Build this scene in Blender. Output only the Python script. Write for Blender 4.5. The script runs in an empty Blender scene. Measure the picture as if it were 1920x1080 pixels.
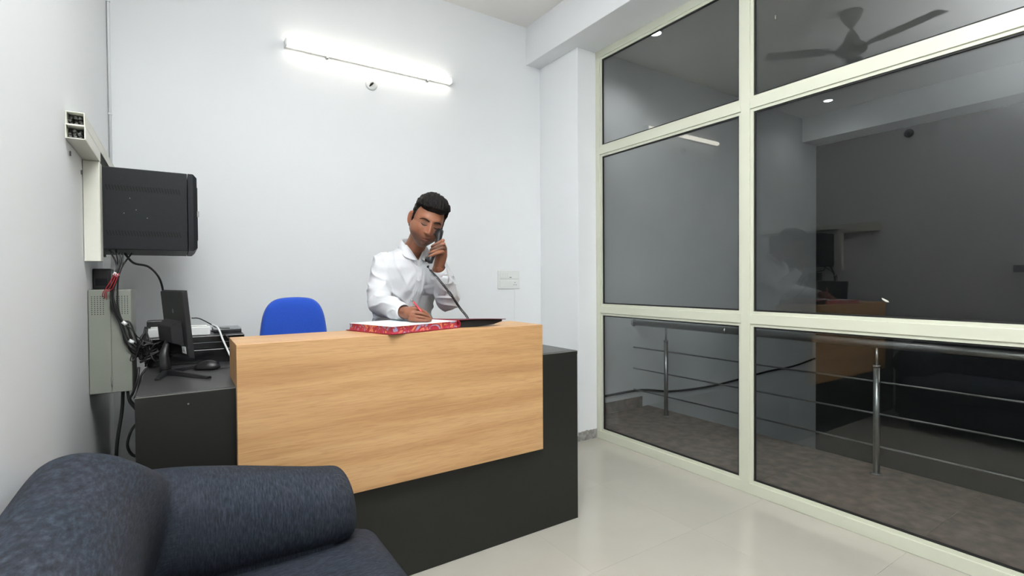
import bpy, bmesh, math, random
from math import sin, cos, pi, sqrt, exp, radians as R
from mathutils import Vector as V, Matrix, noise

random.seed(7)
scene = bpy.context.scene
COL = scene.collection

# ------------------------------------------------------------------ camera
cam_d = bpy.data.cameras.new('camera')
cam_d.sensor_width = 36
cam_d.lens = 946.6 / 1920 * 36
cam_d.clip_start = 0.02
cam = bpy.data.objects.new('camera', cam_d)
COL.objects.link(cam)
yaw, pit, rol = R(33.3825), R(0.8506), R(-0.3884)
cam.matrix_world = (Matrix.Translation((0, 0, 1.25)) @ Matrix.Rotation(-yaw, 4, 'Z')
                    @ Matrix.Rotation(pi / 2 - pit, 4, 'X') @ Matrix.Rotation(rol, 4, 'Z'))
scene.camera = cam

# ------------------------------------------------------------------ world, exposure, lamps
scene.view_settings.view_transform = 'Standard'
scene.view_settings.look = 'None'
scene.view_settings.exposure = 0.0
scene.view_settings.gamma = 1
scene.view_settings.use_curve_mapping = False
scene.cycles.use_denoising = True
w = bpy.data.worlds.new('night'); scene.world = w; w.use_nodes = True
w.node_tree.nodes['Background'].inputs[0].default_value = (0.012, 0.014, 0.018, 1)
w.node_tree.nodes['Background'].inputs[1].default_value = 1.0


def lamp(kind, name, loc, rot, energy, color=(1, 1, 1), **kw):
    d = bpy.data.lights.new(name, kind); d.energy = energy; d.color = color
    for k, v in kw.items(): setattr(d, k, v)
    o = bpy.data.objects.new(name, d); o.location = loc; o.rotation_euler = rot
    COL.objects.link(o); return o


# the photographer's flash, turned up at the ceiling, and an added soft fill behind the camera
FLASH = 154.0
YNL = -2.36
lamp('AREA', 'bounce_flash', (0.2, -0.1, 1.75), (R(180 - 14), 0, 0), FLASH, (0.94, 0.975, 1.0), shape='DISK', size=0.16, spread=R(94))
lamp('AREA', 'front_wall_fill', (1.2, YNL, 2.45), (R(90), 0, 0), 9.0, (0.96, 0.98, 1.0), shape='RECTANGLE', size=2.2, size_y=0.5)

# ------------------------------------------------------------------ materials
def srgb(r, g, b):
    def c(x):
        x /= 255.0
        return x / 12.92 if x <= 0.04045 else ((x + 0.055) / 1.055) ** 2.4
    return (c(r), c(g), c(b), 1)


def mat(name, col, rough=0.5, metal=0.0, noise_amt=0.0, noise_scale=20, bump=0.0, bump_scale=60, spec=0.5,
        stretch=(1, 1, 1), coat=0.0, sheen=0.0, detail=4):
    m = bpy.data.materials.new(name); m.use_nodes = True
    nt = m.node_tree; b = nt.nodes['Principled BSDF']
    b.inputs['Base Color'].default_value = col
    b.inputs['Roughness'].default_value = rough
    b.inputs['Metallic'].default_value = metal
    b.inputs['Specular IOR Level'].default_value = spec
    b.inputs['Coat Weight'].default_value = coat
    b.inputs['Sheen Weight'].default_value = sheen
    tc = nt.nodes.new('ShaderNodeTexCoord'); mp = nt.nodes.new('ShaderNodeMapping')
    mp.inputs['Scale'].default_value = stretch
    nt.links.new(tc.outputs['Object'], mp.inputs['Vector'])
    if noise_amt:
        n = nt.nodes.new('ShaderNodeTexNoise'); n.inputs['Scale'].default_value = noise_scale
        n.inputs['Detail'].default_value = detail
        nt.links.new(mp.outputs[0], n.inputs['Vector'])
        cr = nt.nodes.new('ShaderNodeValToRGB')
        cr.color_ramp.elements[0].position = 0.3; cr.color_ramp.elements[1].position = 0.7
        cr.color_ramp.elements[0].color = tuple(c * (1 - noise_amt) for c in col[:3]) + (1,)
        cr.color_ramp.elements[1].color = tuple(min(1, c * (1 + noise_amt)) for c in col[:3]) + (1,)
        nt.links.new(n.outputs['Fac'], cr.inputs[0]); nt.links.new(cr.outputs[0], b.inputs['Base Color'])
    if bump:
        n2 = nt.nodes.new('ShaderNodeTexNoise'); n2.inputs['Scale'].default_value = bump_scale
        n2.inputs['Detail'].default_value = 3
        nt.links.new(mp.outputs[0], n2.inputs['Vector'])
        bp = nt.nodes.new('ShaderNodeBump'); bp.inputs['Strength'].default_value = bump
        bp.inputs['Distance'].default_value = 0.01
        nt.links.new(n2.outputs['Fac'], bp.inputs['Height']); nt.links.new(bp.outputs[0], b.inputs['Normal'])
    return m


M = {}
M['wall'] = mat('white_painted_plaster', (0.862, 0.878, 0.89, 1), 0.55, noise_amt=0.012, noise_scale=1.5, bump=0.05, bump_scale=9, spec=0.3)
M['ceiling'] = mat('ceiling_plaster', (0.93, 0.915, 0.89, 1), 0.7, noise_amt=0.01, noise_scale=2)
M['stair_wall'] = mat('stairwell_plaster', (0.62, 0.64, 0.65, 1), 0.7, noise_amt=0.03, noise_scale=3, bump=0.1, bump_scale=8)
M['void_black'] = mat('unlit_void_black', (0.012, 0.0125, 0.013, 1), 0.8, noise_amt=0.1)
M['tile'] = mat('cream_vitrified_tile', srgb(180, 176, 165), 0.10, noise_amt=0.035, noise_scale=2.2, spec=0.45)
M['grout'] = mat('tile_grout', srgb(150, 146, 136), 0.8, noise_amt=0.05)
M['granite'] = mat('brown_granite', srgb(120, 107, 99), 0.36, noise_amt=0.42, noise_scale=14, detail=12)
M['granite_j'] = mat('granite_joint', srgb(120, 116, 112), 0.8, noise_amt=0.05)
M['stone'] = mat('raw_mortar_skirting', srgb(150, 148, 144), 0.9, noise_amt=0.35, noise_scale=40, bump=0.8, bump_scale=50)
M['frame'] = mat('cream_powder_coated_aluminium', srgb(208, 210, 192), 0.38, noise_amt=0.015, noise_scale=5, spec=0.5)
M['gasket'] = mat('black_rubber', (0.008, 0.008, 0.008, 1), 0.6, noise_amt=0.05)
M['steel'] = mat('stainless_steel', (0.36, 0.36, 0.355, 1), 0.28, metal=1.0, noise_amt=0.05, noise_scale=60)
M['black'] = mat('black_plastic', (0.012, 0.012, 0.013, 1), 0.38, noise_amt=0.1, noise_scale=40)
M['gloss_black'] = mat('glossy_black_plastic', (0.008, 0.008, 0.009, 1), 0.15, noise_amt=0.1)
M['rack'] = mat('charcoal_powder_coated_steel', srgb(27, 30, 33), 0.5, spec=0.25, noise_amt=0.06, noise_scale=80, bump=0.08, bump_scale=300)
M['slot'] = mat('gap_shadow_black', (0.004, 0.004, 0.004, 1), 0.9, noise_amt=0.05)
M['duct'] = mat('off_white_pvc', srgb(226, 226, 214), 0.4, noise_amt=0.02, noise_scale=12)
M['duct_in'] = mat('dusty_cable_filling', srgb(120, 122, 118), 0.9, noise_amt=0.6, noise_scale=90, bump=0.8, bump_scale=120)
M['grey_box'] = mat('grey_green_painted_steel', srgb(132, 135, 126), 0.42, noise_amt=0.02, noise_scale=15)
M['cable'] = mat('black_cable_sheath', (0.010, 0.010, 0.010, 1), 0.42, noise_amt=0.1)
M['red'] = mat('red_wire', srgb(180, 24, 40), 0.4, noise_amt=0.1)
M['white_p'] = mat('white_plastic', srgb(232, 234, 232), 0.35, noise_amt=0.01)
M['grey_p'] = mat('grey_plastic', srgb(130, 134, 138), 0.3, noise_amt=0.03)
M['desk'] = mat('dark_graphite_laminate', srgb(33, 33, 30), 0.45, spec=0.35, noise_amt=0.05, noise_scale=90, bump=0.06, bump_scale=400)
M['desk_top'] = mat('graphite_worktop_laminate', srgb(60, 60, 60), 0.36, noise_amt=0.05, noise_scale=90, bump=0.05, bump_scale=400)
M['edge'] = mat('worktop_edge_band', srgb(120, 118, 114), 0.4, noise_amt=0.03)
M['blue'] = mat('royal_blue_upholstery', srgb(24, 78, 190), 0.8, noise_amt=0.08, noise_scale=180, bump=0.25, bump_scale=500, sheen=0.2)
M['skin'] = None
M['hair'] = mat('black_hair', (0.008, 0.0065, 0.006, 1), 0.7, spec=0.2, noise_amt=0.5, noise_scale=60, stretch=(1, 0.25, 0.4), bump=0.9, bump_scale=150)
M['shirt'] = mat('white_cotton_shirt', srgb(207, 208, 211), 0.75, noise_amt=0.012, noise_scale=30, bump=0.12, bump_scale=14, spec=0.2)
M['trouser'] = mat('dark_grey_trouser', srgb(52, 54, 60), 0.8, noise_amt=0.05, noise_scale=100)
M['shoe'] = mat('black_leather', (0.012, 0.011, 0.010, 1), 0.3, noise_amt=0.1)
M['page'] = mat('ledger_page', srgb(240, 240, 242), 0.6, noise_amt=0.008, noise_scale=6)
M['cover_red'] = mat('crimson_bookcloth', srgb(140, 18, 38), 0.55, noise_amt=0.12, noise_scale=60)
M['cover_in'] = mat('maroon_cover_lining', srgb(96, 20, 38), 0.5, noise_amt=0.1)
M['ink'] = mat('pale_blue_ruling', srgb(170, 214, 232), 0.6, noise_amt=0.02)
M['pen'] = mat('red_pen_barrel', srgb(196, 28, 48), 0.25, noise_amt=0.03)
M['fan'] = mat('grey_brown_enamel', srgb(84, 80, 77), 0.45, noise_amt=0.03)
M['leaf'] = mat('dry_pale_fleck', srgb(205, 205, 190), 0.7, noise_amt=0.1)
M['lipline'] = mat('face_crease_shade', srgb(62, 34, 30), 0.7, noise_amt=0.1)
M['button'] = mat('shirt_button', srgb(214, 214, 212), 0.3, noise_amt=0.02)


def emis(name, col, s):
    m = bpy.data.materials.new(name); m.use_nodes = True
    b = m.node_tree.nodes['Principled BSDF']
    b.inputs['Base Color'].default_value = (0.9, 0.9, 0.9, 1)
    b.inputs['Emission Color'].default_value = col; b.inputs['Emission Strength'].default_value = s
    return m


M['tube'] = emis('lit_led_diffuser', (1.0, 0.93, 0.80, 1), 7.0)
M['led'] = emis('lit_downlight_lens', (1.0, 1.0, 1.0, 1), 14.0)


def glass_mat():
    m = bpy.data.materials.new('tinted_window_glass'); m.use_nodes = True
    nt = m.node_tree; nt.nodes.clear()
    out = nt.nodes.new('ShaderNodeOutputMaterial'); mix = nt.nodes.new('ShaderNodeMixShader')
    tr = nt.nodes.new('ShaderNodeBsdfTransparent'); gl = nt.nodes.new('ShaderNodeBsdfGlossy')
    tr.inputs[0].default_value = (0.90, 0.92, 0.92, 1)
    gl.inputs['Roughness'].default_value = 0.0; gl.inputs[0].default_value = (1, 1, 1, 1)
    lw = nt.nodes.new('ShaderNodeLayerWeight'); lw.inputs[0].default_value = 0.5
    pw = nt.nodes.new('ShaderNodeMath'); pw.operation = 'POWER'; pw.inputs[1].default_value = 5
    ma = nt.nodes.new('ShaderNodeMath'); ma.operation = 'MULTIPLY_ADD'; ma.inputs[1].default_value = 0.95; ma.inputs[2].default_value = 0.042
    nt.links.new(lw.outputs['Facing'], pw.inputs[0]); nt.links.new(pw.outputs[0], ma.inputs[0])
    nt.links.new(ma.outputs[0], mix.inputs[0]); nt.links.new(tr.outputs[0], mix.inputs[1]); nt.links.new(gl.outputs[0], mix.inputs[2])
    nt.links.new(mix.outputs[0], out.inputs[0])
    return m


M['glass'] = glass_mat()


def wood_mat():
    m = bpy.data.materials.new('light_oak_laminate'); m.use_nodes = True
    nt = m.node_tree; b = nt.nodes['Principled BSDF']; b.inputs['Roughness'].default_value = 0.42
    b.inputs['Specular IOR Level'].default_value = 0.4
    tc = nt.nodes.new('ShaderNodeTexCoord')
    mp = nt.nodes.new('ShaderNodeMapping'); mp.inputs['Scale'].default_value = (0.42, 8, 8); mp.inputs['Rotation'].default_value = (0, R(2.0), 0)
    nt.links.new(tc.outputs['Object'], mp.inputs[0])
    n1 = nt.nodes.new('ShaderNodeTexNoise'); n1.inputs['Scale'].default_value = 2.2; n1.inputs['Detail'].default_value = 5; n1.inputs['Distortion'].default_value = 0.4
    nt.links.new(mp.outputs[0], n1.inputs[0])
    mp2 = nt.nodes.new('ShaderNodeMapping'); mp2.inputs['Scale'].default_value = (8, 220, 220); mp2.inputs['Rotation'].default_value = (0, R(2.0), 0)
    nt.links.new(tc.outputs['Object'], mp2.inputs[0])
    n2 = nt.nodes.new('ShaderNodeTexNoise'); n2.inputs['Scale'].default_value = 1.0; n2.inputs['Detail'].default_value = 2; n2.inputs['Distortion'].default_value = 1.2
    nt.links.new(mp2.outputs[0], n2.inputs[0])
    r1 = nt.nodes.new('ShaderNodeValToRGB')
    r1.color_ramp.elements[0].position = 0.3; r1.color_ramp.elements[0].color = srgb(184, 140, 95)
    r1.color_ramp.elements[1].position = 0.72; r1.color_ramp.elements[1].color = srgb(209, 168, 121)
    e = r1.color_ramp.elements.new(0.5); e.color = srgb(200, 157, 109)
    nt.links.new(n1.outputs[0], r1.inputs[0])
    r2 = nt.nodes.new('ShaderNodeValToRGB')
    r2.color_ramp.elements[0].position = 0.33; r2.color_ramp.elements[0].color = (0.72, 0.66, 0.60, 1)
    r2.color_ramp.elements[1].position = 0.55; r2.color_ramp.elements[1].color = (1, 1, 1, 1)
    nt.links.new(n2.outputs[0], r2.inputs[0])
    mx = nt.nodes.new('ShaderNodeMix'); mx.data_type = 'RGBA'; mx.blend_type = 'MULTIPLY'; mx.inputs[0].default_value = 0.55
    nt.links.new(r1.outputs[0], mx.inputs[6]); nt.links.new(r2.outputs[0], mx.inputs[7])
    nt.links.new(mx.outputs[2], b.inputs['Base Color'])
    return m


M['wood'] = wood_mat()


def fabric_mat(name, stretch, stretch2=None):
    m = bpy.data.materials.new(name); m.use_nodes = True
    nt = m.node_tree; b = nt.nodes['Principled BSDF']; b.inputs['Roughness'].default_value = 0.8
    b.inputs['Sheen Weight'].default_value = 0.0; b.inputs['Specular IOR Level'].default_value = 0.25
    tc = nt.nodes.new('ShaderNodeTexCoord')
    mp = nt.nodes.new('ShaderNodeMapping'); mp.inputs['Scale'].default_value = stretch
    nt.links.new(tc.outputs['Object'], mp.inputs[0])
    n1 = nt.nodes.new('ShaderNodeTexNoise'); n1.inputs['Scale'].default_value = 1.0; n1.inputs['Detail'].default_value = 6; n1.inputs['Roughness'].default_value = 0.65
    if stretch2:
        mpb = nt.nodes.new('ShaderNodeMapping'); mpb.inputs['Scale'].default_value = stretch2
        nt.links.new(tc.outputs['Object'], mpb.inputs[0])
        sx = nt.nodes.new('ShaderNodeSeparateXYZ'); nt.links.new(tc.outputs['Object'], sx.inputs[0])
        mr = nt.nodes.new('ShaderNodeMapRange'); mr.inputs[1].default_value = -0.10; mr.inputs[2].default_value = 0.06
        nt.links.new(sx.outputs[0], mr.inputs[0])
        n1b = nt.nodes.new('ShaderNodeTexNoise'); n1b.inputs['Scale'].default_value = 1.0; n1b.inputs['Detail'].default_value = 6; n1b.inputs['Roughness'].default_value = 0.65
        nt.links.new(mpb.outputs[0], n1b.inputs[0])
        na = nt.nodes.new('ShaderNodeTexNoise'); na.inputs['Scale'].default_value = 1.0; na.inputs['Detail'].default_value = 6; na.inputs['Roughness'].default_value = 0.65
        nt.links.new(mp.outputs[0], na.inputs[0])
        n1 = nt.nodes.new('ShaderNodeMix'); nt.links.new(mr.outputs[0], n1.inputs[0]); nt.links.new(na.outputs[0], n1.inputs[2]); nt.links.new(n1b.outputs[0], n1.inputs[3])
    else:
        nt.links.new(mp.outputs[0], n1.inputs[0])
    n3 = nt.nodes.new('ShaderNodeTexNoise'); n3.inputs['Scale'].default_value = 9.0; n3.inputs['Detail'].default_value = 3
    nt.links.new(tc.outputs['Object'], n3.inputs[0])
    r1 = nt.nodes.new('ShaderNodeValToRGB')
    r1.color_ramp.elements[0].position = 0.30; r1.color_ramp.elements[0].color = srgb(27, 30, 34)
    r1.color_ramp.elements[1].position = 0.72; r1.color_ramp.elements[1].color = srgb(62, 69, 78)
    e = r1.color_ramp.elements.new(0.5); e.color = srgb(43, 48, 56)
    nt.links.new(n1.outputs[0], r1.inputs[0])
    r3 = nt.nodes.new('ShaderNodeValToRGB')
    r3.color_ramp.elements[0].position = 0.35; r3.color_ramp.elements[0].color = (0.85, 0.92, 0.98, 1)
    r3.color_ramp.elements[1].position = 0.65; r3.color_ramp.elements[1].color = (1.0, 0.95, 1.0, 1)
    nt.links.new(n3.outputs[0], r3.inputs[0])
    mx = nt.nodes.new('ShaderNodeMix'); mx.data_type = 'RGBA'; mx.blend_type = 'MULTIPLY'; mx.inputs[0].default_value = 1
    nt.links.new(r1.outputs[0], mx.inputs[6]); nt.links.new(r3.outputs[0], mx.inputs[7])
    nt.links.new(mx.outputs[2], b.inputs['Base Color'])
    bp = nt.nodes.new('ShaderNodeBump'); bp.inputs['Strength'].default_value = 0.35; bp.inputs['Distance'].default_value = 0.004
    nt.links.new(n1.outputs[0], bp.inputs['Height']); nt.links.new(bp.outputs[0], b.inputs['Normal'])
    return m


M['fab_arm'] = fabric_mat('slate_blue_chenille_arm', (300, 45, 45))
M['fab_back'] = fabric_mat('slate_blue_chenille_back', (110, 40, 260))
M['fab_body'] = fabric_mat('slate_blue_chenille', (70, 40, 200), (260, 45, 45))
M['fab_seat'] = fabric_mat('slate_blue_chenille_seat', (60, 280, 120))


def marble_mat():
    m = bpy.data.materials.new('marbled_page_edge'); m.use_nodes = True
    nt = m.node_tree; b = nt.nodes['Principled BSDF']; b.inputs['Roughness'].default_value = 0.5
    tc = nt.nodes.new('ShaderNodeTexCoord')
    n = nt.nodes.new('ShaderNodeTexNoise'); n.inputs['Scale'].default_value = 14; n.inputs['Detail'].default_value = 4; n.inputs['Distortion'].default_value = 2.5
    nt.links.new(tc.outputs['Object'], n.inputs[0])
    r = nt.nodes.new('ShaderNodeValToRGB'); r.color_ramp.interpolation = 'EASE'
    cols = [(0.25, (60, 80, 150)), (0.38, (150, 160, 190)), (0.45, (176, 58, 74)), (0.55, (166, 40, 58)), (0.62, (222, 150, 100)), (0.68, (196, 64, 92)), (0.8, (140, 120, 190))]
    r.color_ramp.elements[0].position = cols[0][0]; r.color_ramp.elements[0].color = srgb(*cols[0][1])
    r.color_ramp.elements[1].position = cols[-1][0]; r.color_ramp.elements[1].color = srgb(*cols[-1][1])
    for p, c in cols[1:-1]:
        e = r.color_ramp.elements.new(p); e.color = srgb(*c)
    nt.links.new(n.outputs[0], r.inputs[0]); nt.links.new(r.outputs[0], b.inputs['Base Color'])
    return m


M['marble'] = marble_mat()


def skin_mat():
    m = bpy.data.materials.new('brown_skin'); m.use_nodes = True
    nt = m.node_tree; b = nt.nodes['Principled BSDF']; b.inputs['Roughness'].default_value = 0.5
    b.inputs['Specular IOR Level'].default_value = 0.35
    b.inputs['Subsurface Weight'].default_value = 0.08; b.inputs['Subsurface Radius'].default_value = (0.01, 0.004, 0.002)
    a = nt.nodes.new('ShaderNodeVertexColor'); a.layer_name = 'tone'
    n = nt.nodes.new('ShaderNodeTexNoise'); n.inputs['Scale'].default_value = 70
    tc = nt.nodes.new('ShaderNodeTexCoord'); nt.links.new(tc.outputs['Object'], n.inputs[0])
    r = nt.nodes.new('ShaderNodeValToRGB'); r.color_ramp.elements[0].color = (0.9, 0.88, 0.88, 1); r.color_ramp.elements[1].color = (1.06, 1.05, 1.05, 1)
    nt.links.new(n.outputs[0], r.inputs[0])
    mx = nt.nodes.new('ShaderNodeMix'); mx.data_type = 'RGBA'; mx.blend_type = 'MULTIPLY'; mx.inputs[0].default_value = 1
    nt.links.new(a.outputs[0], mx.inputs[6]); nt.links.new(r.outputs[0], mx.inputs[7]); nt.links.new(mx.outputs[2], b.inputs['Base Color'])
    return m


M['skin'] = skin_mat()


# ------------------------------------------------------------------ helpers
def box(bm, x0, x1, y0, y1, z0, z1):
    vs = [bm.verts.new((x, y, z)) for z in (z0, z1) for y in (y0, y1) for x in (x0, x1)]
    for f in ((0, 2, 3, 1), (4, 5, 7, 6), (0, 1, 5, 4), (2, 6, 7, 3), (0, 4, 6, 2), (1, 3, 7, 5)):
        bm.faces.new([vs[i] for i in f])
    return vs


def prism(bm, poly, a, b):
    """poly: list of V (bottom ring), extruded by vector b-a"""
    d = V(b) - V(a)
    r0 = [bm.verts.new(V(p)) for p in poly]; r1 = [bm.verts.new(V(p) + d) for p in poly]
    n = len(poly)
    bm.faces.new(r0[::-1]); bm.faces.new(r1)
    for i in range(n): bm.faces.new((r0[i], r0[(i + 1) % n], r1[(i + 1) % n], r1[i]))


def rings(bm, rs, cap=True):
    L = [[bm.verts.new(p) for p in r] for r in rs]; n = len(L[0])
    for a, b in zip(L, L[1:]):
        for i in range(n): bm.faces.new((a[i], a[(i + 1) % n], b[(i + 1) % n], b[i]))
    if cap:
        bm.faces.new(L[0][::-1]); bm.faces.new(L[-1])


def frame_of(t):
    t = t.normalized(); u = t.cross(V((0, 0, 1)))
    if u.length < 0.2: u = t.cross(V((0, 1, 0)))
    u.normalize(); return u, t.cross(u).normalized()


def catmull(pts, n=6):
    pts = [V(p) for p in pts]
    P = [2 * pts[0] - pts[1]] + pts + [2 * pts[-1] - pts[-2]]; out = []
    for i in range(1, len(P) - 2):
        a, b, c, d = P[i - 1:i + 3]
        for k in range(n):
            t = k / n
            out.append(0.5 * ((2 * b) + (c - a) * t + (2 * a - 5 * b + 4 * c - d) * t * t + (3 * b - a - 3 * c + d) * t ** 3))
    out.append(P[-2]); return out


def tube(bm, pts, r, seg=8, smooth=0, round_caps=False):
    """tube along points; r a number or list"""
    pts = [V(p) for p in pts]; rr = r if isinstance(r, (list, tuple)) else [r] * len(pts)
    if smooth:
        m = len(pts); q = catmull(pts, smooth); rr2 = []
        for i in range(len(q)):
            f = i / smooth; k = min(int(f), m - 2); rr2.append(rr[k] + (rr[k + 1] - rr[k]) * min(1, f - k))
        pts, rr = q, rr2
    if round_caps:
        d0 = (pts[0] - pts[1]).normalized(); d1 = (pts[-1] - pts[-2]).normalized()
        hp = [pts[0] + d0 * rr[0] * 0.95, pts[0] + d0 * rr[0] * 0.6]; hr = [rr[0] * 0.3, rr[0] * 0.8]
        tp = [pts[-1] + d1 * rr[-1] * 0.6, pts[-1] + d1 * rr[-1] * 0.95]; trr = [rr[-1] * 0.8, rr[-1] * 0.3]
        pts = hp + pts + tp; rr = hr + list(rr) + trr
    rs = []; u = None
    for i, p in enumerate(pts):
        t = pts[min(i + 1, len(pts) - 1)] - pts[max(i - 1, 0)]
        if t.length < 1e-9: t = V((0, 0, 1))
        t.normalize()
        if u is None: u, v = frame_of(t)
        else:
            u = (u - t * u.dot(t)); u.normalize(); v = t.cross(u)
        rs.append([p + (u * cos(2 * pi * k / seg) + v * sin(2 * pi * k / seg)) * rr[i] for k in range(seg)])
    rings(bm, rs)


def cyl(bm, a, b, r, seg=16, r2=None):
    tube(bm, [a, b], [r, r if r2 is None else r2], seg)


def lathe(bm, base, prof, seg=24):
    base = V(base)
    rings(bm, [[base + V((r * cos(2 * pi * k / seg), r * sin(2 * pi * k / seg), z)) for k in range(seg)] for r, z in prof])


def ball(bm, c, r, seg=12, sc=(1, 1, 1), rot=None):
    mtx = Matrix.Translation(c) @ (rot.to_4x4() if rot else Matrix()) @ Matrix.Diagonal((r * sc[0], r * sc[1], r * sc[2], 1))
    bmesh.ops.create_uvsphere(bm, u_segments=seg, v_segments=max(6, seg // 2 + 2), radius=1, matrix=mtx)


def obj(name, bm, m, parent=None, bevel=0, smooth=False, local=False, seg=2):
    bmesh.ops.recalc_face_normals(bm, faces=bm.faces[:])
    me = bpy.data.meshes.new(name); bm.to_mesh(me); bm.free()
    if m: me.materials.append(m)
    if smooth:
        for p in me.polygons: p.use_smooth = True
    o = bpy.data.objects.new(name, me); COL.objects.link(o)
    if parent is not None:
        o.parent = parent
        if not local:
            q = parent; l = V((0, 0, 0))
            mw = Matrix()
            chain = []
            while q is not None: chain.append(q); q = q.parent
            for q in chain[::-1]: mw = mw @ q.matrix_parent_inverse @ q.matrix_basis
            o.matrix_parent_inverse = mw.inverted()
    if bevel:
        b = o.modifiers.new('bevel', 'BEVEL'); b.width = bevel; b.segments = seg; b.limit_method = 'ANGLE'; b.angle_limit = R(40)
    return o


def bx(name, dims, m, parent=None, bevel=0.0015, **k):
    bm = bmesh.new(); box(bm, *dims); return obj(name, bm, m, parent, bevel, **k)


def empty(name, loc, rz=0):
    o = bpy.data.objects.new(name, None); COL.objects.link(o); o.location = loc; o.rotation_euler = (0, 0, rz)
    o.empty_display_size = 0.1; return o


def tag(o, label, cat, group=None):
    o['label'] = label; o['category'] = cat
    if group: o['group'] = group
    return o


def struct(o): o['kind'] = 'structure'; return o
def stuff(o): o['kind'] = 'stuff'; return o


def thing(name, loc, label, cat, rz=0, group=None): return tag(empty(name, loc, rz), label, cat, group)


# ------------------------------------------------------------------ room shell
XL, B, XC, YF, XG, ZC, XB, ZB = -0.305, 3.453, 2.5685, 2.968, 2.7524, 3.346, 2.4295, 3.034
YN = -2.4          # wall behind the camera
XE = 7.22          # far side of the stairwell
LOW = -3.2

struct(bx('wall_left', (XL - 0.15, XL, YN - 0.15, B + 0.15, -0.02, ZC + 0.1), M['wall'], bevel=0))
struct(bx('wall_back', (XL, XC + 0.23, B, B + 0.15, -0.02, ZC + 0.1), M['wall'], bevel=0))
struct(bx('wall_column', (XC, XC + 0.23, YF, B, 0.035, ZB), M['wall'], bevel=0.003))
struct(bx('wall_front', (XL, XG + 0.05, YN - 0.15, YN, -0.02, ZC + 0.1), M['wall'], bevel=0))
struct(bx('ceiling', (XL - 0.15, XE + 0.2, YN - 0.15, B + 0.15, ZC, ZC + 0.12), M['ceiling'], bevel=0))
struct(bx('trim_1', (XB, XC + 0.33, YN, B, ZB, ZC), M['wall'], bevel=0.004))        # beam over the glass
# stairwell outside the glass
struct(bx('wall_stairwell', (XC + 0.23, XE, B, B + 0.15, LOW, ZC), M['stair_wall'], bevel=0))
struct(bx('wall_far', (XE, XE + 0.15, YN - 0.15, B + 0.15, LOW, ZB), M['void_black'], bevel=0))  # near-black sheet standing in for the unlit dark across the stairwell
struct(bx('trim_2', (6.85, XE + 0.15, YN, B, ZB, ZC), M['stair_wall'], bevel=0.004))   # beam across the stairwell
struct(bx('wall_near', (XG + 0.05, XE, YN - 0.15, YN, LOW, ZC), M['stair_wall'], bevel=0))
struct(bx('floor_lower', (3.8, XE, YN, B, LOW - 0.1, LOW), M['void_black'], bevel=0))

# floor: vitrified tiles over a bed
fl = struct(bx('floor', (XL, XG + 0.03, YN, B, -0.10, -0.0035), M['grout'], bevel=0))
TS = 0.675
xs = [1.455 + TS * i for i in range(-4, 4)]
ys = [1.595 + TS * i for i in range(-7, 5)]
meshes = {}
for x0 in xs:
    for y0 in ys:
        a, b_, c, d = max(x0, XL), min(x0 + TS, XG + 0.03), max(y0, YN), min(y0 + TS, B)
        if b_ - a < 0.02 or d - c < 0.02: continue
        key = (round(b_ - a, 3), round(d - c, 3))
        if key not in meshes:
            bm = bmesh.new(); box(bm, 0.0003, b_ - a - 0.0003, 0.0003, d - c - 0.0003, -0.0034, 0.0)
            me = bpy.data.meshes.new('tile'); bmesh.ops.recalc_face_normals(bm, faces=bm.faces[:]); bm.to_mesh(me); bm.free()
            me.materials.append(M['tile']); meshes[key] = me
        o = bpy.data.objects.new('tile', meshes[key]); COL.objects.link(o); o.location = (a, c, 0); o.parent = fl

# landing: granite slabs over a concrete slab
ld = struct(bx('floor_landing', (XG + 0.03, 3.87, YN, B, -0.18, -0.008), M['granite_j'], bevel=0))
for (gx0, gx1) in ((XG + 0.03, 3.30), (3.30, 3.88)):
    y = 3.42 - 0.83 * 7
    while y < B - 0.02:
        c, d = max(y, YN), min(y + 0.83, B - 0.012)
        if d - c > 0.02:
            bm = bmesh.new(); box(bm, gx0 + 0.001, gx1 - 0.001, c + 0.001, d - 0.001, -0.0079, 0)
            obj('granite_slab', bm, M['granite'], ld, 0.0008)
        y += 0.83
bx('skirting_stone', (XG + 0.06, 3.80, B - 0.012, B - 0.001, 0.0005, 0.10), M['granite'], ld, 0.001)

# rough unplastered strip where the column meets the floor
bm = bmesh.new()
bmesh.ops.create_grid(bm, x_segments=28, y_segments=7, size=0.5)
for v in bm.verts:
    x, z = v.co.x + 0.5, v.co.y + 0.5
    n = noise.noise(V((x * 9, z * 4, 2.2)))
    top = 0.072 + 0.008 * noise.noise(V((x * 6, 0, 7)))
    v.co = V((XC - 0.004 + x * 0.19, YF - 0.004 - 0.006 * abs(n), z * top))
stone = obj('baseboard_column', bm, M['stone'])
sm = stone.modifiers.new('thick', 'SOLIDIFY'); sm.thickness = 0.01; sm.offset = -1
struct(stone)

# corner conduit where left and back walls meet
cc = thing('conduit', (XL + 0.012, B - 0.012, 1.8), 'thin white vertical conduit in the corner above the black cabinet', 'conduit')
bm = bmesh.new(); cyl(bm, (XL + 0.008, B - 0.008, 1.83), (XL + 0.008, B - 0.008, ZC - 0.001), 0.0065, 10)
obj('pipe', bm, M['wall'], cc, smooth=True)
for z in (2.15, 2.75):
    bx('clip', (XL + 0.0005, XL + 0.017, B - 0.018, B - 0.0005, z, z + 0.010), M['wall'], cc, 0.001)

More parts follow.
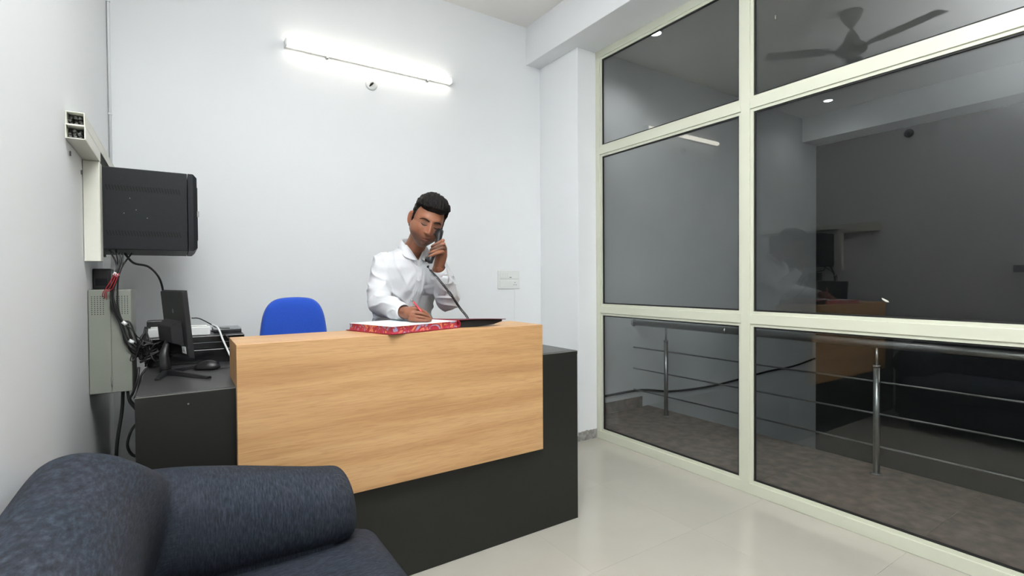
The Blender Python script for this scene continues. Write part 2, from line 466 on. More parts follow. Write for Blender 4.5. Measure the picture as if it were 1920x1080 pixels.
# ------------------------------------------------------------------ glazed screen
win = struct(empty('window_1', (XG, 0.5, 0)))
XI = XG                      # room face of the frame
TR = [(0.979, 1.046), (2.215, 2.282)]      # transoms (low, high)
MU = [(1.66, 1.735), (0.375, 0.45), (-0.91, -0.835), (-2.195, -2.12)]
DEP = 0.05
bx('frame_rail', (XI, XI + DEP, YN, YF - 0.0005, 0.0005, 0.062), M['frame'], win, 0.002)
bx('frame_rail', (XI, XI + DEP, YN, YF - 0.0005, ZB - 0.055, ZB - 0.0005), M['frame'], win, 0.002)
bx('frame_post', (XI, XI + DEP, YF - 0.045, YF - 0.0005, 0.062, ZB - 0.055), M['frame'], win, 0.002)
for a, b_ in MU:
    bx('mullion', (XI - 0.002, XI + DEP, a + 0.02, b_, 0.0625, ZB - 0.0555), M['frame'], win, 0.002)
spans = [(YF - 0.045, MU[0][1])] + [(MU[i][0] + 0.02, MU[i + 1][1]) for i in range(3)] + [(MU[3][0] + 0.02, YN)]
levels = [(0.062, TR[0][0] + 0.012), (TR[0][1], TR[1][0] + 0.012), (TR[1][1], ZB - 0.055)]
for hi, lo in spans:
    for a, b_ in TR:
        bx('transom', (XI - 0.001, XI + DEP, lo + 0.0004, hi - 0.0004, a + 0.012, b_), M['frame'], win, 0.002)
    for z0, z1 in levels:
        # glazing bead ring, gasket ring and pane
        bm = bmesh.new(); t = 0.017; x0, x1 = XI + 0.008, XI + 0.024
        box(bm, x0, x1, lo, hi, z0, z0 + t); box(bm, x0, x1, lo, hi, z1 - t, z1)
        box(bm, x0, x1, lo, lo + t, z0 + t, z1 - t); box(bm, x0, x1, hi - t, hi, z0 + t, z1 - t)
        obj('glazing_bead', bm, M['frame'], win)
        bm = bmesh.new(); g = t + 0.009; x0, x1 = XI + 0.015, XI + 0.024
        box(bm, x0, x1, lo + t, hi - t, z0 + t, z0 + g); box(bm, x0, x1, lo + t, hi - t, z1 - g, z1 - t)
        box(bm, x0, x1, lo + t, lo + g, z0 + g, z1 - g); box(bm, x0, x1, hi - g, hi - t, z0 + g, z1 - g)
        obj('gasket', bm, M['gasket'], win)
        bx('pane', (XI + 0.0245, XI + 0.0305, lo + 0.004, hi - 0.004, z0 + 0.004, z1 - 0.004), M['glass'], win, 0)

# small dry fleck stuck on the middle right pane
bm = bmesh.new()
c0 = V((XG + 0.024, 1.017, 1.145))
pts = [(0, 0.014, 0.010), (0, 0.004, 0.006), (0, -0.010, -0.002), (0, -0.013, -0.008), (0, -0.002, -0.006), (0, 0.010, 0.002)]
prism(bm, [c0 + V(p) * 1.15 for p in pts], (0, 0, 0), (-0.0012, 0, 0))
tag(obj('paint_fleck', bm, M['leaf']), 'tiny pale fleck stuck on the dark middle pane of the glass screen', 'fleck')

bm = bmesh.new(); c0 = V((XG + 0.024, 1.544, 2.698))
prism(bm, [c0 + V(p) for p in ((0, 0.0015, 0.010), (0, -0.0015, 0.011), (0, -0.002, -0.010), (0, 0.001, -0.011))], (0, 0, 0), (-0.001, 0, 0))
tag(obj('paint_fleck', bm, M['leaf']), 'tiny upright white paint drip on the upper right pane left of the mirrored fan', 'fleck')

# ------------------------------------------------------------------ railing outside the glass
XR = 3.69
rl = thing('railing', (XR, 1.4, 0), 'stainless steel railing with three thin rods on the granite landing behind the glass', 'railing')
bm = bmesh.new(); cyl(bm, (XR, YN + 0.001, 0.832), (XR, B - 0.001, 0.832), 0.0255, 20); obj('handrail', bm, M['steel'], rl, smooth=True)
bm = bmesh.new(); cyl(bm, (XR, B - 0.012, 0.832), (XR, B - 0.0006, 0.832), 0.036, 20); obj('wall_flange', bm, M['steel'], rl, smooth=True)
bm = bmesh.new(); cyl(bm, (XR, 2.45, 0.832), (XR, 2.47, 0.832), 0.0275, 20); obj('joint_sleeve', bm, M['steel'], rl, smooth=True)
for z in (0.593, 0.388, 0.182):
    bm = bmesh.new(); cyl(bm, (XR, YN + 0.001, z), (XR, B - 0.001, z), 0.0062, 8); obj('rod', bm, M['steel'], rl, smooth=True)
for y in (3.06, 1.397, -0.27, -1.93):
    bm = bmesh.new(); cyl(bm, (XR, y, 0.0006), (XR, y, 0.69), 0.019, 16)
    p = obj('post', bm, M['steel'], rl, smooth=True)
    bm = bmesh.new(); cyl(bm, (XR, y, 0.69), (XR, y, 0.81), 0.0085, 12); obj('spigot', bm, M['steel'], p, smooth=True)
    bm = bmesh.new(); cyl(bm, (XR, y, 0.684), (XR, y, 0.697), 0.0215, 16); obj('collar', bm, M['steel'], p, smooth=True)
    bm = bmesh.new(); cyl(bm, (XR, y, 0.0006), (XR, y, 0.012), 0.036, 18, 0.03); obj('base_flange', bm, M['steel'], p, smooth=True)

# loose cable along the stairwell wall
bm = bmesh.new()
tube(bm, [(2.83, B - 0.02, 0.16), (3.35, B - 0.02, 0.17), (3.78, B - 0.02, 0.165), (4.2, B - 0.02, 0.10), (4.8, B - 0.02, 0.07), (5.4, B - 0.02, 0.085), (6.0, B - 0.02, 0.115), (6.6, B - 0.02, 0.12), (7.15, B - 0.02, 0.17)], 0.011, 8, 5)
tag(obj('wall_cable', bm, M['cable'], smooth=True), 'dark cable sagging along the stairwell wall behind the railing', 'cable')

# downlights in the stairwell ceiling
for i, (x, y) in enumerate(((3.407, 2.925), (6.40, 2.93))):
    t = thing('downlight', (x, y, ZC), ['round recessed downlight lit above the landing, next to the glass',
                                        'round recessed downlight lit far across the stairwell, beside the beam'][i], 'light', group='stairwell downlights')
    bm = bmesh.new(); lathe(bm, (x, y, ZC), [(0.062, -0.0005), (0.06, -0.008), (0.046, -0.010), (0.044, -0.004)], 24)
    obj('trim_ring', bm, M['white_p'], t, smooth=True)
    bm = bmesh.new(); lathe(bm, (x, y, ZC), [(0.043, -0.0045), (0.043, -0.0085), (0.03, -0.0105)], 24)
    obj('lens', bm, M['led'], t, smooth=True)
    lamp('SPOT', 'downlight_beam', (x, y, ZC - 0.03), (0, 0, 0), (17.0, 4.0)[i], (1, 0.98, 0.95), spot_size=R(150), spot_blend=0.7, shadow_soft_size=0.05)
lamp('AREA', 'stairwell_fill', (5.2, -1.2, 3.25), (0, 0, 0), 10.0, (1, 0.98, 0.95), shape='RECTANGLE', size=0.6, size_y=0.6)  # added fill without a fixture, lifts the stairwell brightness

# ------------------------------------------------------------------ wall fittings
tl = thing('tube_light', (1.145, B, 2.737), 'lit white LED tube light fixed level high on the back wall', 'light')
bx('housing', (0.571, 1.719, B - 0.022, B - 0.0006, 2.722, 2.752), M['white_p'], tl, 0.002)
bm = bmesh.new(); cyl(bm, (0.580, B - 0.040, 2.740), (1.710, B - 0.040, 2.740), 0.0205, 18); obj('diffuser', bm, M['tube'], tl, smooth=True)
for x in (0.569, 1.7105): bx('end_cap', (x, x + 0.010, B - 0.063, B - 0.001, 2.718, 2.762), M['white_p'], tl, 0.002)
for x in (0.822, 1.53): bx('clip', (x, x + 0.014, B - 0.024, B - 0.001, 2.711, 2.7215), M['grey_p'], tl, 0.001)

hk = thing('lamp_holder', (1.125, B, 2.605), 'small round white ceiling-rose with dark socket below the tube light', 'socket')
bm = bmesh.new()
prof = [(0.040, 0), (0.040, 0.006), (0.032, 0.012), (0.018, 0.014)]
rs = [[V((1.125 + r * cos(2 * pi * k / 24), B - 0.0006 - y, 2.607 + r * sin(2 * pi * k / 24))) for k in range(24)] for r, y in prof]
rings(bm, rs); obj('backplate', bm, M['white_p'], hk, smooth=True)
bm = bmesh.new(); tube(bm, [(1.108, B - 0.013, 2.588), (1.118, B - 0.024, 2.601), (1.130, B - 0.028, 2.612)], [0.003, 0.008, 0.006], 8, 3); obj('socket', bm, M['black'], hk, smooth=True)
bm = bmesh.new(); tube(bm, [(1.125, B - 0.006, 2.645), (1.127, B - 0.006, 2.68), (1.14, B - 0.008, 2.72)], 0.0018, 6, 4); obj('wire', bm, M['white_p'], hk, smooth=True)

sb = thing('switchboard', (2.23, B, 1.258), 'white modular switchboard on the back wall beside the corner', 'switch')
bx('plate', (2.135, 2.345, B - 0.010, B - 0.0006, 1.183, 1.331), M['white_p'], sb, 0.003)
bx('switch_row', (2.150, 2.330, B - 0.014, B - 0.0102, 1.262, 1.318), M['white_p'], sb, 0.002)
bx('socket_row', (2.150, 2.330, B - 0.013, B - 0.0102, 1.196, 1.250), M['white_p'], sb, 0.002)
for k in range(4): bx('rocker', (2.156 + k * 0.022, 2.174 + k * 0.022, B - 0.018, B - 0.0142, 1.268, 1.312), M['white_p'], sb, 0.002)
bm = bmesh.new()
for dx, dz in ((0, 0.012), (-0.010, -0.007), (0.010, -0.007)): cyl(bm, (2.296 + dx, B - 0.0146, 1.222 + dz), (2.296 + dx, B - 0.0132, 1.222 + dz), 0.0038, 8)
box(bm, 2.235, 2.262, B - 0.0155, B - 0.0143, 1.272, 1.279)
stuff(obj('socket_hole', bm, M['grey_p'], sb))
bm = bmesh.new(); tube(bm, [(2.297, B - 0.004, 1.183), (2.299, B - 0.004, 1.12), (2.296, B - 0.004, 1.0), (2.294, B - 0.004, 0.7)], 0.0016, 6, 4)
tag(obj('wall_wire', bm, M['wall'], smooth=True), 'thin pale wire running down from the switchboard on the back wall', 'wire')

# left wall fittings that the glass mirrors
lh = thing('lamp_holder', (XL, 1.96, 2.636), 'round white lamp holder high on the left wall, seen only mirrored in the glass', 'socket')
rs = [[V((XL + 0.0006 + y, 1.96 + r * cos(2 * pi * k / 24), 2.636 + r * sin(2 * pi * k / 24))) for k in range(24)] for r, y in prof]
bm = bmesh.new(); rings(bm, rs); obj('backplate', bm, M['grey_p'], lh, smooth=True)
bm = bmesh.new(); cyl(bm, (XL + 0.0142, 1.96, 2.636), (XL + 0.03, 1.955, 2.63), 0.008, 8); obj('socket', bm, M['black'], lh, smooth=True)
s2 = thing('switchboard', (XL, 1.18, 1.314), 'white switchboard on the left wall, seen only mirrored in the glass', 'switch')
bx('plate', (XL + 0.0006, XL + 0.012, 1.08, 1.24, 1.25, 1.37), M['white_p'], s2, 0.003)
bx('switch_row', (XL + 0.0122, XL + 0.018, 1.095, 1.225, 1.29, 1.35), M['grey_p'], s2, 0.002)

# ceiling fan (its image shows in the glass)
fx, fy = 1.11, 1.868
fn = thing('ceiling_fan', (fx, fy, ZC), 'three-blade ceiling fan mirrored in the glass screen', 'fan')
bm = bmesh.new(); lathe(bm, (fx, fy, ZC), [(0.075, -0.001), (0.078, -0.012), (0.066, -0.05), (0.035, -0.10), (0.014, -0.125)], 28); obj('canopy', bm, M['fan'], fn, smooth=True)
bm = bmesh.new(); cyl(bm, (fx, fy, ZC - 0.12), (fx, fy, 3.19), 0.011, 12); obj('rod', bm, M['fan'], fn, smooth=True)
bm = bmesh.new(); lathe(bm, (fx, fy, 0), [(0.018, 3.20), (0.035, 3.17), (0.055, 3.13), (0.06, 3.10)], 28); obj('lower_canopy', bm, M['fan'], fn, smooth=True)
bm = bmesh.new(); lathe(bm, (fx, fy, 0), [(0.05, 3.112), (0.085, 3.09), (0.108, 3.058), (0.108, 3.035), (0.085, 3.018), (0.045, 3.012)], 32); obj('motor_housing', bm, M['fan'], fn, smooth=True)
for k in range(3):
    a = R(43) + k * 2 * pi / 3
    d = V((cos(a), sin(a), 0)); s = V((-sin(a), cos(a), 0)); c = V((fx, fy, 3.040))
    bm = bmesh.new(); prism(bm, [c + d * 0.10 - s * 0.018, c + d * 0.10 + s * 0.018, c + d * 0.20 + s * 0.03, c + d * 0.20 - s * 0.03], (0, 0, 0), (0, 0, 0.006))
    bl = obj('blade_bracket', bm, M['fan'], fn, 0.001)
    bm = bmesh.new()
    up = V((0, 0, 1)); rs = []
    for q in range(9):
        f = q / 8; rad = 0.17 + 0.46 * f; wd = 0.060 if q else 0.05; tw = -0.005
        rs.append([c + d * rad - s * wd + up * (0.002 - tw), c + d * rad + s * wd + up * (0.002 + tw), c + d * rad + s * wd + up * (0.008 + tw), c + d * rad - s * wd + up * (0.008 - tw)])
    rings(bm, rs); obj('blade', bm, M['fan'], fn, 0.001)

# ------------------------------------------------------------------ cable trunking on the left wall
def channel(name, x0, x1, z0, z1, y0, y1, par, th=0.003):
    """hollow U/box trunk along Y, open at its near end"""
    bm = bmesh.new()
    box(bm, x0, x1, y0, y1, z0, z0 + th); box(bm, x0, x1, y0, y1, z1 - th, z1)
    box(bm, x0, x0 + th, y0, y1, z0 + th, z1 - th); box(bm, x1 - th, x1, y0, y1, z0 + th, z1 - th)
    return obj(name, bm, M['duct'], par, 0.0008)


tk = thing('cable_trunking', (XL + 0.02, 2.2, 1.725), 'two stacked off-white trunking channels with open ends, running along the left wall', 'trunking')
channel('lower_channel', XL + 0.0006, XL + 0.052, 1.7255, 1.7715, 2.18, 2.565, tk)
channel('upper_channel', XL + 0.0006, XL + 0.050, 1.773, 1.817, 2.19, B - 0.06, tk)
for nm, z0, z1, y0, y1 in (('cable_bundle', 1.7295, 1.762, 2.20, 2.5), ('cable_bundle', 1.7765, 1.808, 2.215, 3.2)):
    for k in range(9):
        bm = bmesh.new(); cx = XL + 0.010 + (k % 3) * 0.013 + random.uniform(-.002, .002); cz = z0 + 0.0065 + (k // 3) * 0.0105
        tube(bm, [(cx, y0 + random.uniform(0, .02), cz), (cx + 0.002, y0 + 0.12, cz + 0.001), (cx, y1, cz)], 0.0052, 7, 3)
        obj('cable', bm, M['duct_in'], tk, smooth=True)
tv = thing('cable_trunking', (XL + 0.02, 2.545, 1.34), 'off-white vertical trunking beside the black wall cabinet', 'trunking')
bx('base_channel', (XL + 0.0006, XL + 0.052, 2.532, 2.60, 1.336, 1.7245), M['duct'], tv, 0.002)
bx('cover', (XL + 0.0016, XL + 0.050, 2.526, 2.5315, 1.336, 1.7235), M['duct'], tv, 0.001)
for (yy, zz) in ((2.26, 1.70), (2.49, 1.678)):
    bm = bmesh.new(); box(bm, XL + 0.0004, XL + 0.004, yy, yy + 0.008, zz - 0.016, zz)
    tag(obj('wall_plug', bm, M['grey_p'], bevel=0.001), 'dark screw hole in the left wall under the ' + ('open end of the horizontal trunking' if yy < 2.4 else 'middle of the horizontal trunking'), 'plug')

# ------------------------------------------------------------------ black wall cabinet
rk = thing('wall_cabinet', (-0.12, 2.88, 1.38), 'black network cabinet with slotted vents hung high on the left wall', 'cabinet')
RX0, RX1, RY0, RY1, RZ0, RZ1 = XL + 0.001, 0.034, 2.605, 3.13, 1.388, 1.722
bx('body', (RX0, RX1, RY0, RY1, RZ0, RZ1), M['rack'], rk, 0.003)
# door: bevelled front facing the desk side
bm = bmesh.new()
rs = []
for x, ins in ((RX1 + 0.002, 0.0), (RX1 + 0.022, 0.0), (RX1 + 0.036, 0.014)):
    rs.append([V((x, RY0 + ins, RZ0 + ins)), V((x, RY1 - ins, RZ0 + ins)), V((x, RY1 - ins, RZ1 - ins)), V((x, RY0 + ins, RZ1 - ins))])
rings(bm, rs); dr = obj('door', bm, M['rack'], rk, 0.0015)
bx('door_window', (RX1 + 0.0362, RX1 + 0.039, RY0 + 0.05, RY1 - 0.05, RZ0 + 0.05, RZ1 - 0.05), M['gloss_black'], dr, 0.001)
bx('lock', (RX1 + 0.0362, RX1 + 0.043, RY0 + 0.018, RY0 + 0.034, 1.54, 1.565), M['steel'], dr, 0.001)
for zc in (1.639, 1.455):
    bm = bmesh.new()
    for k in range(26):
        x = -0.245 + k * 0.0098
        prism(bm, [V((x, RY0 - 0.0004, zc + 0.011)), V((x + 0.0045, RY0 - 0.0004, zc + 0.011)), V((x + 0.0105, RY0 - 0.0004, zc - 0.011)), V((x + 0.006, RY0 - 0.0004, zc - 0.011))], (0, 0, 0), (0, 0.0006, 0))
    stuff(obj('vent_slot', bm, M['slot'], rk))
for x, z in ((-0.165, 1.60), (-0.145, 1.553), (-0.185, 1.537), (-0.108, 1.521)):
    bm = bmesh.new(); cyl(bm, (x, RY0 - 0.0012, z), (x, RY0 + 0.0005, z), 0.0015, 8); obj('screw', bm, M['grey_p'], rk)
bx('mounting_flange', (RX0 - 0.0005, RX0 + 0.012, RY0 + 0.02, RY1 - 0.02, RZ0 - 0.012, RZ0 - 0.0005), M['rack'], rk, 0.001)

# ------------------------------------------------------------------ grey control box and black adapter box
gb = thing('control_box', (-0.235, 2.7, 0.806), 'grey-green metal control box with vent holes on the left wall beneath the black cabinet', 'box')
GX0, GX1, GY0, GY1, GZ0, GZ1 = XL + 0.001, -0.166, 2.592, 2.86, 0.806, 1.224
bx('body', (GX0, GX1, GY0 + 0.004, GY1, GZ0, GZ1), M['grey_box'], gb, 0.003)
bx('cover_panel', (GX0 + 0.002, -0.2335, GY0, GY0 + 0.0036, GZ0 + 0.002, GZ1 - 0.002), M['grey_box'], gb, 0.001)
bx('cover_panel', (-0.2315, GX1 - 0.001, GY0, GY0 + 0.0036, GZ0 + 0.002, GZ1 - 0.002), M['grey_box'], gb, 0.001)
for z in (1.167, 0.853):
    bm = bmesh.new(); cyl(bm, (-0.2325, GY0 - 0.001, z - 0.019), (-0.2325, GY0 - 0.001, z + 0.019), 0.0028, 8); obj('hinge', bm, M['grey_box'], gb, smooth=True)
for cx in (-0.2735, -0.196):
    bm = bmesh.new()
    for i in range(5):
        for j in range(10):
            cyl(bm, (cx - 0.018 + i * 0.009, GY0 - 0.0003, 1.126 + j * 0.0078 + 0.0), (cx - 0.018 + i * 0.009, GY0 + 0.0006, 1.126 + j * 0.0078), 0.0019, 6)
    stuff(obj('vent_hole', bm, M['slot'], gb))
bb = thing('power_adapter', (-0.27, 2.78, 1.225), 'black box standing on the grey control box below the trunking', 'box')
bx('body', (XL + 0.001, -0.243, 2.74, 2.86, 1.2255, 1.312), M['black'], bb, 0.004)
bx('label_plate', (XL + 0.01, -0.255, 2.7385, 2.7398, 1.24, 1.27), M['rack'], bb, 0.0004)

# ------------------------------------------------------------------ reception desk
DX0, DX1, DY, DZ = -0.125, 1.735, 2.016, 0.881
dk = thing('reception_desk', (0.8, 2.2, 0), 'long reception desk with light oak raised counter over a dark graphite base', 'desk')
bx('front_panel', (DX0, DX1, DY, DY + 0.02, 0.0006, DZ - 0.001), M['desk'], dk, 0.001)
bx('end_panel', (DX1 - 0.02, DX1 - 0.0003, DY + 0.0202, 2.45, 0.0006, DZ - 0.021), M['desk'], dk, 0.001)
bx('end_panel', (DX0 + 0.0003, DX0 + 0.02, DY + 0.0202, 3.30, 0.0006, DZ - 0.021), M['desk'], dk, 0.001)
bx('inner_panel', (0.34, 0.36, 2.4505, 3.30, 0.0006, DZ - 0.021), M['desk'], dk, 0.001)
bx('worktop', (DX0, DX1, DY + 0.0202, 2.45, DZ - 0.02, DZ), M['desk_top'], dk, 0.001)
bx('return_worktop', (DX0, 0.38, 2.4502, 3.30, DZ - 0.02, DZ), M['desk_top'], dk, 0.001)
bx('edge_band', (DX0, DX1, DY - 0.0012, DY - 0.0001, DZ - 0.003, DZ + 0.0004), M['edge'], dk, 0)
bx('edge_band', (DX1 + 0.0001, DX1 + 0.001, DY, 2.45, DZ - 0.018, DZ + 0.0004), M['desk'], dk, 0)
bm = bmesh.new(); cyl(bm, (0.02, DY - 0.0012, 0.842), (0.02, DY - 0.0001, 0.842), 0.003, 8); obj('cover_cap', bm, M['steel'], dk)
CX0, CX1, CY0, CY1, CZ0, CZ1 = 0.161, 1.479, 1.976, 2.265, 0.423, 1.034
bx('counter_front', (CX0, CX1, CY0, CY0 + 0.0385, CZ0, CZ1 - 0.0005), M['wood'], dk, 0.0012)
bx('counter_top', (CX0, CX1, CY0 + 0.0387, CY1, CZ1 - 0.028, CZ1), M['wood'], dk, 0.0012)
bx('counter_side', (CX0 + 0.0003, CX0 + 0.025, CY0 + 0.0387, CY1 - 0.0005, DZ + 0.0006, CZ1 - 0.0285), M['wood'], dk, 0.001)
bx('counter_side', (CX1 - 0.025, CX1 - 0.0003, CY0 + 0.0387, CY1 - 0.0005, DZ + 0.0006, CZ1 - 0.0285), M['wood'], dk, 0.001)
bx('counter_back', (CX0 + 0.026, CX1 - 0.026, CY1 - 0.02, CY1 - 0.001, DZ + 0.0006, CZ1 - 0.0285), M['wood'], dk, 0.001)

# ------------------------------------------------------------------ blue office chair
ch = thing('office_chair', (0.53, 3.02, 0), 'royal blue upholstered office chair behind the counter against the back wall', 'chair')
def cushion(bm, c, w_, h_, t_, taper=0.0, axis='Y', n=24):
    """rounded pad, superellipse outline in XZ (axis Y) or XY (axis Z)"""
    rs = []
    prof = [(-1, 0.80), (-0.75, 0.94), (-0.3, 1.0), (0.3, 1.0), (0.75, 0.94), (1, 0.80)]
    for q, s in prof:
        r = []
        for k in range(n):
            a = 2 * pi * k / n; e = 0.55
            x = abs(cos(a)) ** e * (1 if cos(a) >= 0 else -1) * w_ * s; z = abs(sin(a)) ** e * (1 if sin(a) >= 0 else -1) * h_ * s
            x *= 1 - taper * (z / h_ * 0.5 + 0.5)
            y = q * t_ + 0.18 * t_ * (x / w_) ** 2
            r.append(V(c) + (V((x, y, z)) if axis == 'Y' else V((x, z, y))))
        rs.append(r)
    rings(bm, rs)
bm = bmesh.new(); cushion(bm, (0.512, 2.90, 0.935), 0.192, 0.236, 0.034, 0.20); o = obj('backrest', bm, M['blue'], ch, smooth=True)
o.modifiers.new('sub', 'SUBSURF').render_levels = 2
bm = bmesh.new(); cushion(bm, (0.512, 2.936, 0.932), 0.182, 0.224, 0.010, 0.20); obj('back_shell', bm, M['black'], ch, smooth=True)
bm = bmesh.new(); cushion(bm, (0.525, 2.70, 0.47), 0.235, 0.225, 0.04, 0, 'Z'); o = obj('seat', bm, M['blue'], ch, smooth=True)
o.modifiers.new('sub', 'SUBSURF').render_levels = 2
bm = bmesh.new(); tube(bm, [(0.525, 2.74, 0.42), (0.525, 2.93, 0.43), (0.525, 2.965, 0.55), (0.525, 2.955, 0.90)], 0.016, 8, 4); obj('back_bracket', bm, M['black'], ch, smooth=True)
bm = bmesh.new(); cyl(bm, (0.525, 2.70, 0.10), (0.525, 2.70, 0.44), 0.025, 14); obj('gas_lift', bm, M['black'], ch, smooth=True)
for k in range(5):
    a = 2 * pi * k / 5 + 0.3; d = V((cos(a), sin(a), 0))
    bm = bmesh.new(); tube(bm, [V((0.525, 2.70, 0.11)), V((0.525, 2.70, 0.075)) + d * 0.20], [0.022, 0.013], 8); lg = obj('base_leg', bm, M['black'], ch, smooth=True)
    bm = bmesh.new(); c = V((0.525, 2.70, 0.026)) + d * 0.20; s = V((-d.y, d.x, 0)); cyl(bm, c - s * 0.016, c + s * 0.016, 0.0255, 14); obj('caster', bm, M['black'], lg, smooth=True)

# ------------------------------------------------------------------ computer things on the return worktop
pc = thing('desktop_computer', (0.05, 2.85, DZ), 'black desktop computer case lying flat on the dark worktop behind the monitor', 'computer')
bx('case', (-0.118, 0.255, 2.71, 3.02, DZ + 0.001, 0.945), M['black'], pc, 0.004)
bx('front_bezel', (-0.118, 0.255, 2.699, 2.7095, DZ + 0.001, 0.944), M['gloss_black'], pc, 0.003)
ups = thing('video_recorder', (0.05, 2.85, 0.945), 'black recorder box stacked on top of the flat computer case', 'recorder')
bx('case', (-0.112, 0.255, 2.715, 3.03, 0.9456, 1.006), M['black'], ups, 0.004)
bx('front_bezel', (-0.112, 0.255, 2.703, 2.7145, 0.947, 1.005), M['gloss_black'], ups, 0.002)
bx('trim_line', (-0.10, 0.25, 2.7018, 2.7029, 0.974, 0.9755), M['grey_p'], ups, 0)
tray = thing('set_top_box', (0.2, 2.9, 1.006), 'flat grey topped black box on the right end of the recorder', 'box')
bx('case', (0.135, 0.252, 2.80, 2.99, 1.0066, 1.022), M['black'], tray, 0.002)
bx('lid', (0.135, 0.252, 2.80, 2.99, 1.0222, 1.026), M['grey_p'], tray, 0.0015)
rt = thing('network_switch', (0.0, 2.75, 1.006), 'white network switch lying across the black recorder behind the monitor', 'switch')
bx('case', (-0.122, 0.118, 2.735, 2.795, 1.0066, 1.046), M['white_p'], rt, 0.004)
bx('top_ridge', (-0.110, 0.108, 2.741, 2.789, 1.0462, 1.052), M['white_p'], rt, 0.003)
md = thing('modem', (-0.07, 2.83, 1.006), 'small black modem behind the white network switch', 'modem')
bx('case', (-0.125, 0.0, 2.80, 2.88, 1.0066, 1.078), M['black'], md, 0.004)
bm = bmesh.new(); cyl(bm, (-0.045, 2.797, 1.050), (-0.045, 2.797, 1.076), 0.0035, 8); obj('antenna_stub', bm, M['white_p'], md)

mn = thing('monitor', (0.0, 2.55, DZ), 'black flat monitor seen from behind, tilted on a V-shaped stand', 'monitor')
c1, c0_ = V((0.022, 2.350, 0)), V((-0.057, 2.672, 0))       # near and far ends of the screen foot line
wv = (c0_ - c1); dirw = wv.normalized(); nrm = V((0.975, 0.22, 0)).normalized(); nrm = (nrm - dirw * nrm.dot(dirw)).normalized()
up = (V((0, 0, 1)) - nrm * 0.085).normalized(); nn = dirw.cross(up).normalized()
if nn.x < 0: nn = -nn
def mpt(u, v, t): return c1 + V((0.020, 0, 0.951)) + dirw * u + up * v + nn * t
def mbox(bm, u0, u1, v0, v1, t0, t1, ins=0):
    rs = [[mpt(u0 + (ins if t == t0 else 0), v0 + (ins if t == t0 else 0), t), mpt(u1 - (ins if t == t0 else 0), v0 + (ins if t == t0 else 0), t), mpt(u1 - (ins if t == t0 else 0), v1 - (ins if t == t0 else 0), t), mpt(u0 + (ins if t == t0 else 0), v1 - (ins if t == t0 else 0), t)] for t in (t0, t1)]
    rings(bm, rs)
bm = bmesh.new(); mbox(bm, 0, 0.332, 0, 0.270, -0.012, 0.006, 0.006); obj('housing', bm, M['black'], mn, 0.002)
bm = bmesh.new(); mbox(bm, 0.012, 0.320, 0.016, 0.258, 0.0062, 0.0075); obj('screen', bm, M['gloss_black'], mn)
bm = bmesh.new(); mbox(bm, 0.05, 0.285, 0.045, 0.15, -0.05, -0.0122, 0.02); obj('rear_bulge', bm, M['black'], mn, 0.004)
bm = bmesh.new(); mbox(bm, 0.035, 0.085, 0.018, 0.046, -0.0136, -0.0122); obj('rating_label', bm, M['white_p'], mn)
bm = bmesh.new(); mbox(bm, 0.045, 0.075, 0.026, 0.030, -0.0141, -0.0137); mbox(bm, 0.055, 0.065, 0.032, 0.038, -0.0141, -0.0137); obj('label_print', bm, M['grey_p'], mn)
bm = bmesh.new(); cc_ = mpt(0.16, 0.185, -0.0125); tube(bm, [cc_, cc_ - nn * 0.001], 0.009, 12); obj('emblem', bm, M['grey_p'], mn)
bm = bmesh.new(); tube(bm, [(-0.050, 2.46, DZ + 0.012), (-0.054, 2.46, 0.96), (-0.040, 2.49, 1.01)], [0.021, 0.017, 0.014], 10, 3); obj('neck', bm, M['black'], mn, smooth=True)
for e in ((-0.075, 2.325, 0), (0.092, 2.255, 0), (0.055, 2.58, 0)):
    bm = bmesh.new(); s = V((-0.048, 2.46, 0)); e = V(e); d = (e - s).normalized(); n_ = V((-d.y, d.x, 0))
    rs = [[s + n_ * 0.014 + V((0, 0, DZ + 0.001)), s - n_ * 0.014 + V((0, 0, DZ + 0.001)), s - n_ * 0.010 + V((0, 0, DZ + 0.022)), s + n_ * 0.010 + V((0, 0, DZ + 0.022))],
          [e + n_ * 0.010 + V((0, 0, DZ + 0.001)), e - n_ * 0.010 + V((0, 0, DZ + 0.001)), e - n_ * 0.007 + V((0, 0, DZ + 0.010)), e + n_ * 0.007 + V((0, 0, DZ + 0.010))]]
    rings(bm, rs); obj('foot', bm, M['black'], mn, 0.002)

ms = thing('computer_mouse', (0.09, 2.5, DZ), 'black computer mouse on the dark worktop right of the monitor stand', 'mouse')
bm = bmesh.new(); ball(bm, V((0, 0, 0)), 1, 24, (0.052, 0.030, 0.034))
for v in bm.verts:
    if v.co.z < 0: v.co.z *= 0.12
    v.co.x += 0.006 * (v.co.z / 0.034)
rm = Matrix.Rotation(R(-25), 4, 'Z'); bmesh.ops.transform(bm, matrix=Matrix.Translation((0.094, 2.50, DZ + 0.0052)) @ rm, verts=bm.verts[:])
obj('shell', bm, M['black'], ms, smooth=True)
bm = bmesh.new(); cyl(bm, V((0.128, 2.478, DZ + 0.024)), V((0.131, 2.486, DZ + 0.024)), 0.008, 12); obj('scroll_wheel', bm, M['rack'], ms)
bm = bmesh.new(); tube(bm, [(0.145, 2.475, DZ + 0.004), (0.20, 2.50, DZ + 0.004), (0.24, 2.58, DZ + 0.004), (0.27, 2.66, DZ + 0.004)], 0.002, 6, 4); obj('cord', bm, M['cable'], ms, smooth=True)

# ------------------------------------------------------------------ cables
def cable(pts, r, label, m=None, cat='cable', name='cable', group=None, k=6):
    bm = bmesh.new(); tube(bm, pts, r, 8, k); return tag(obj(name, bm, m or M['cable'], smooth=True), label, cat, group)


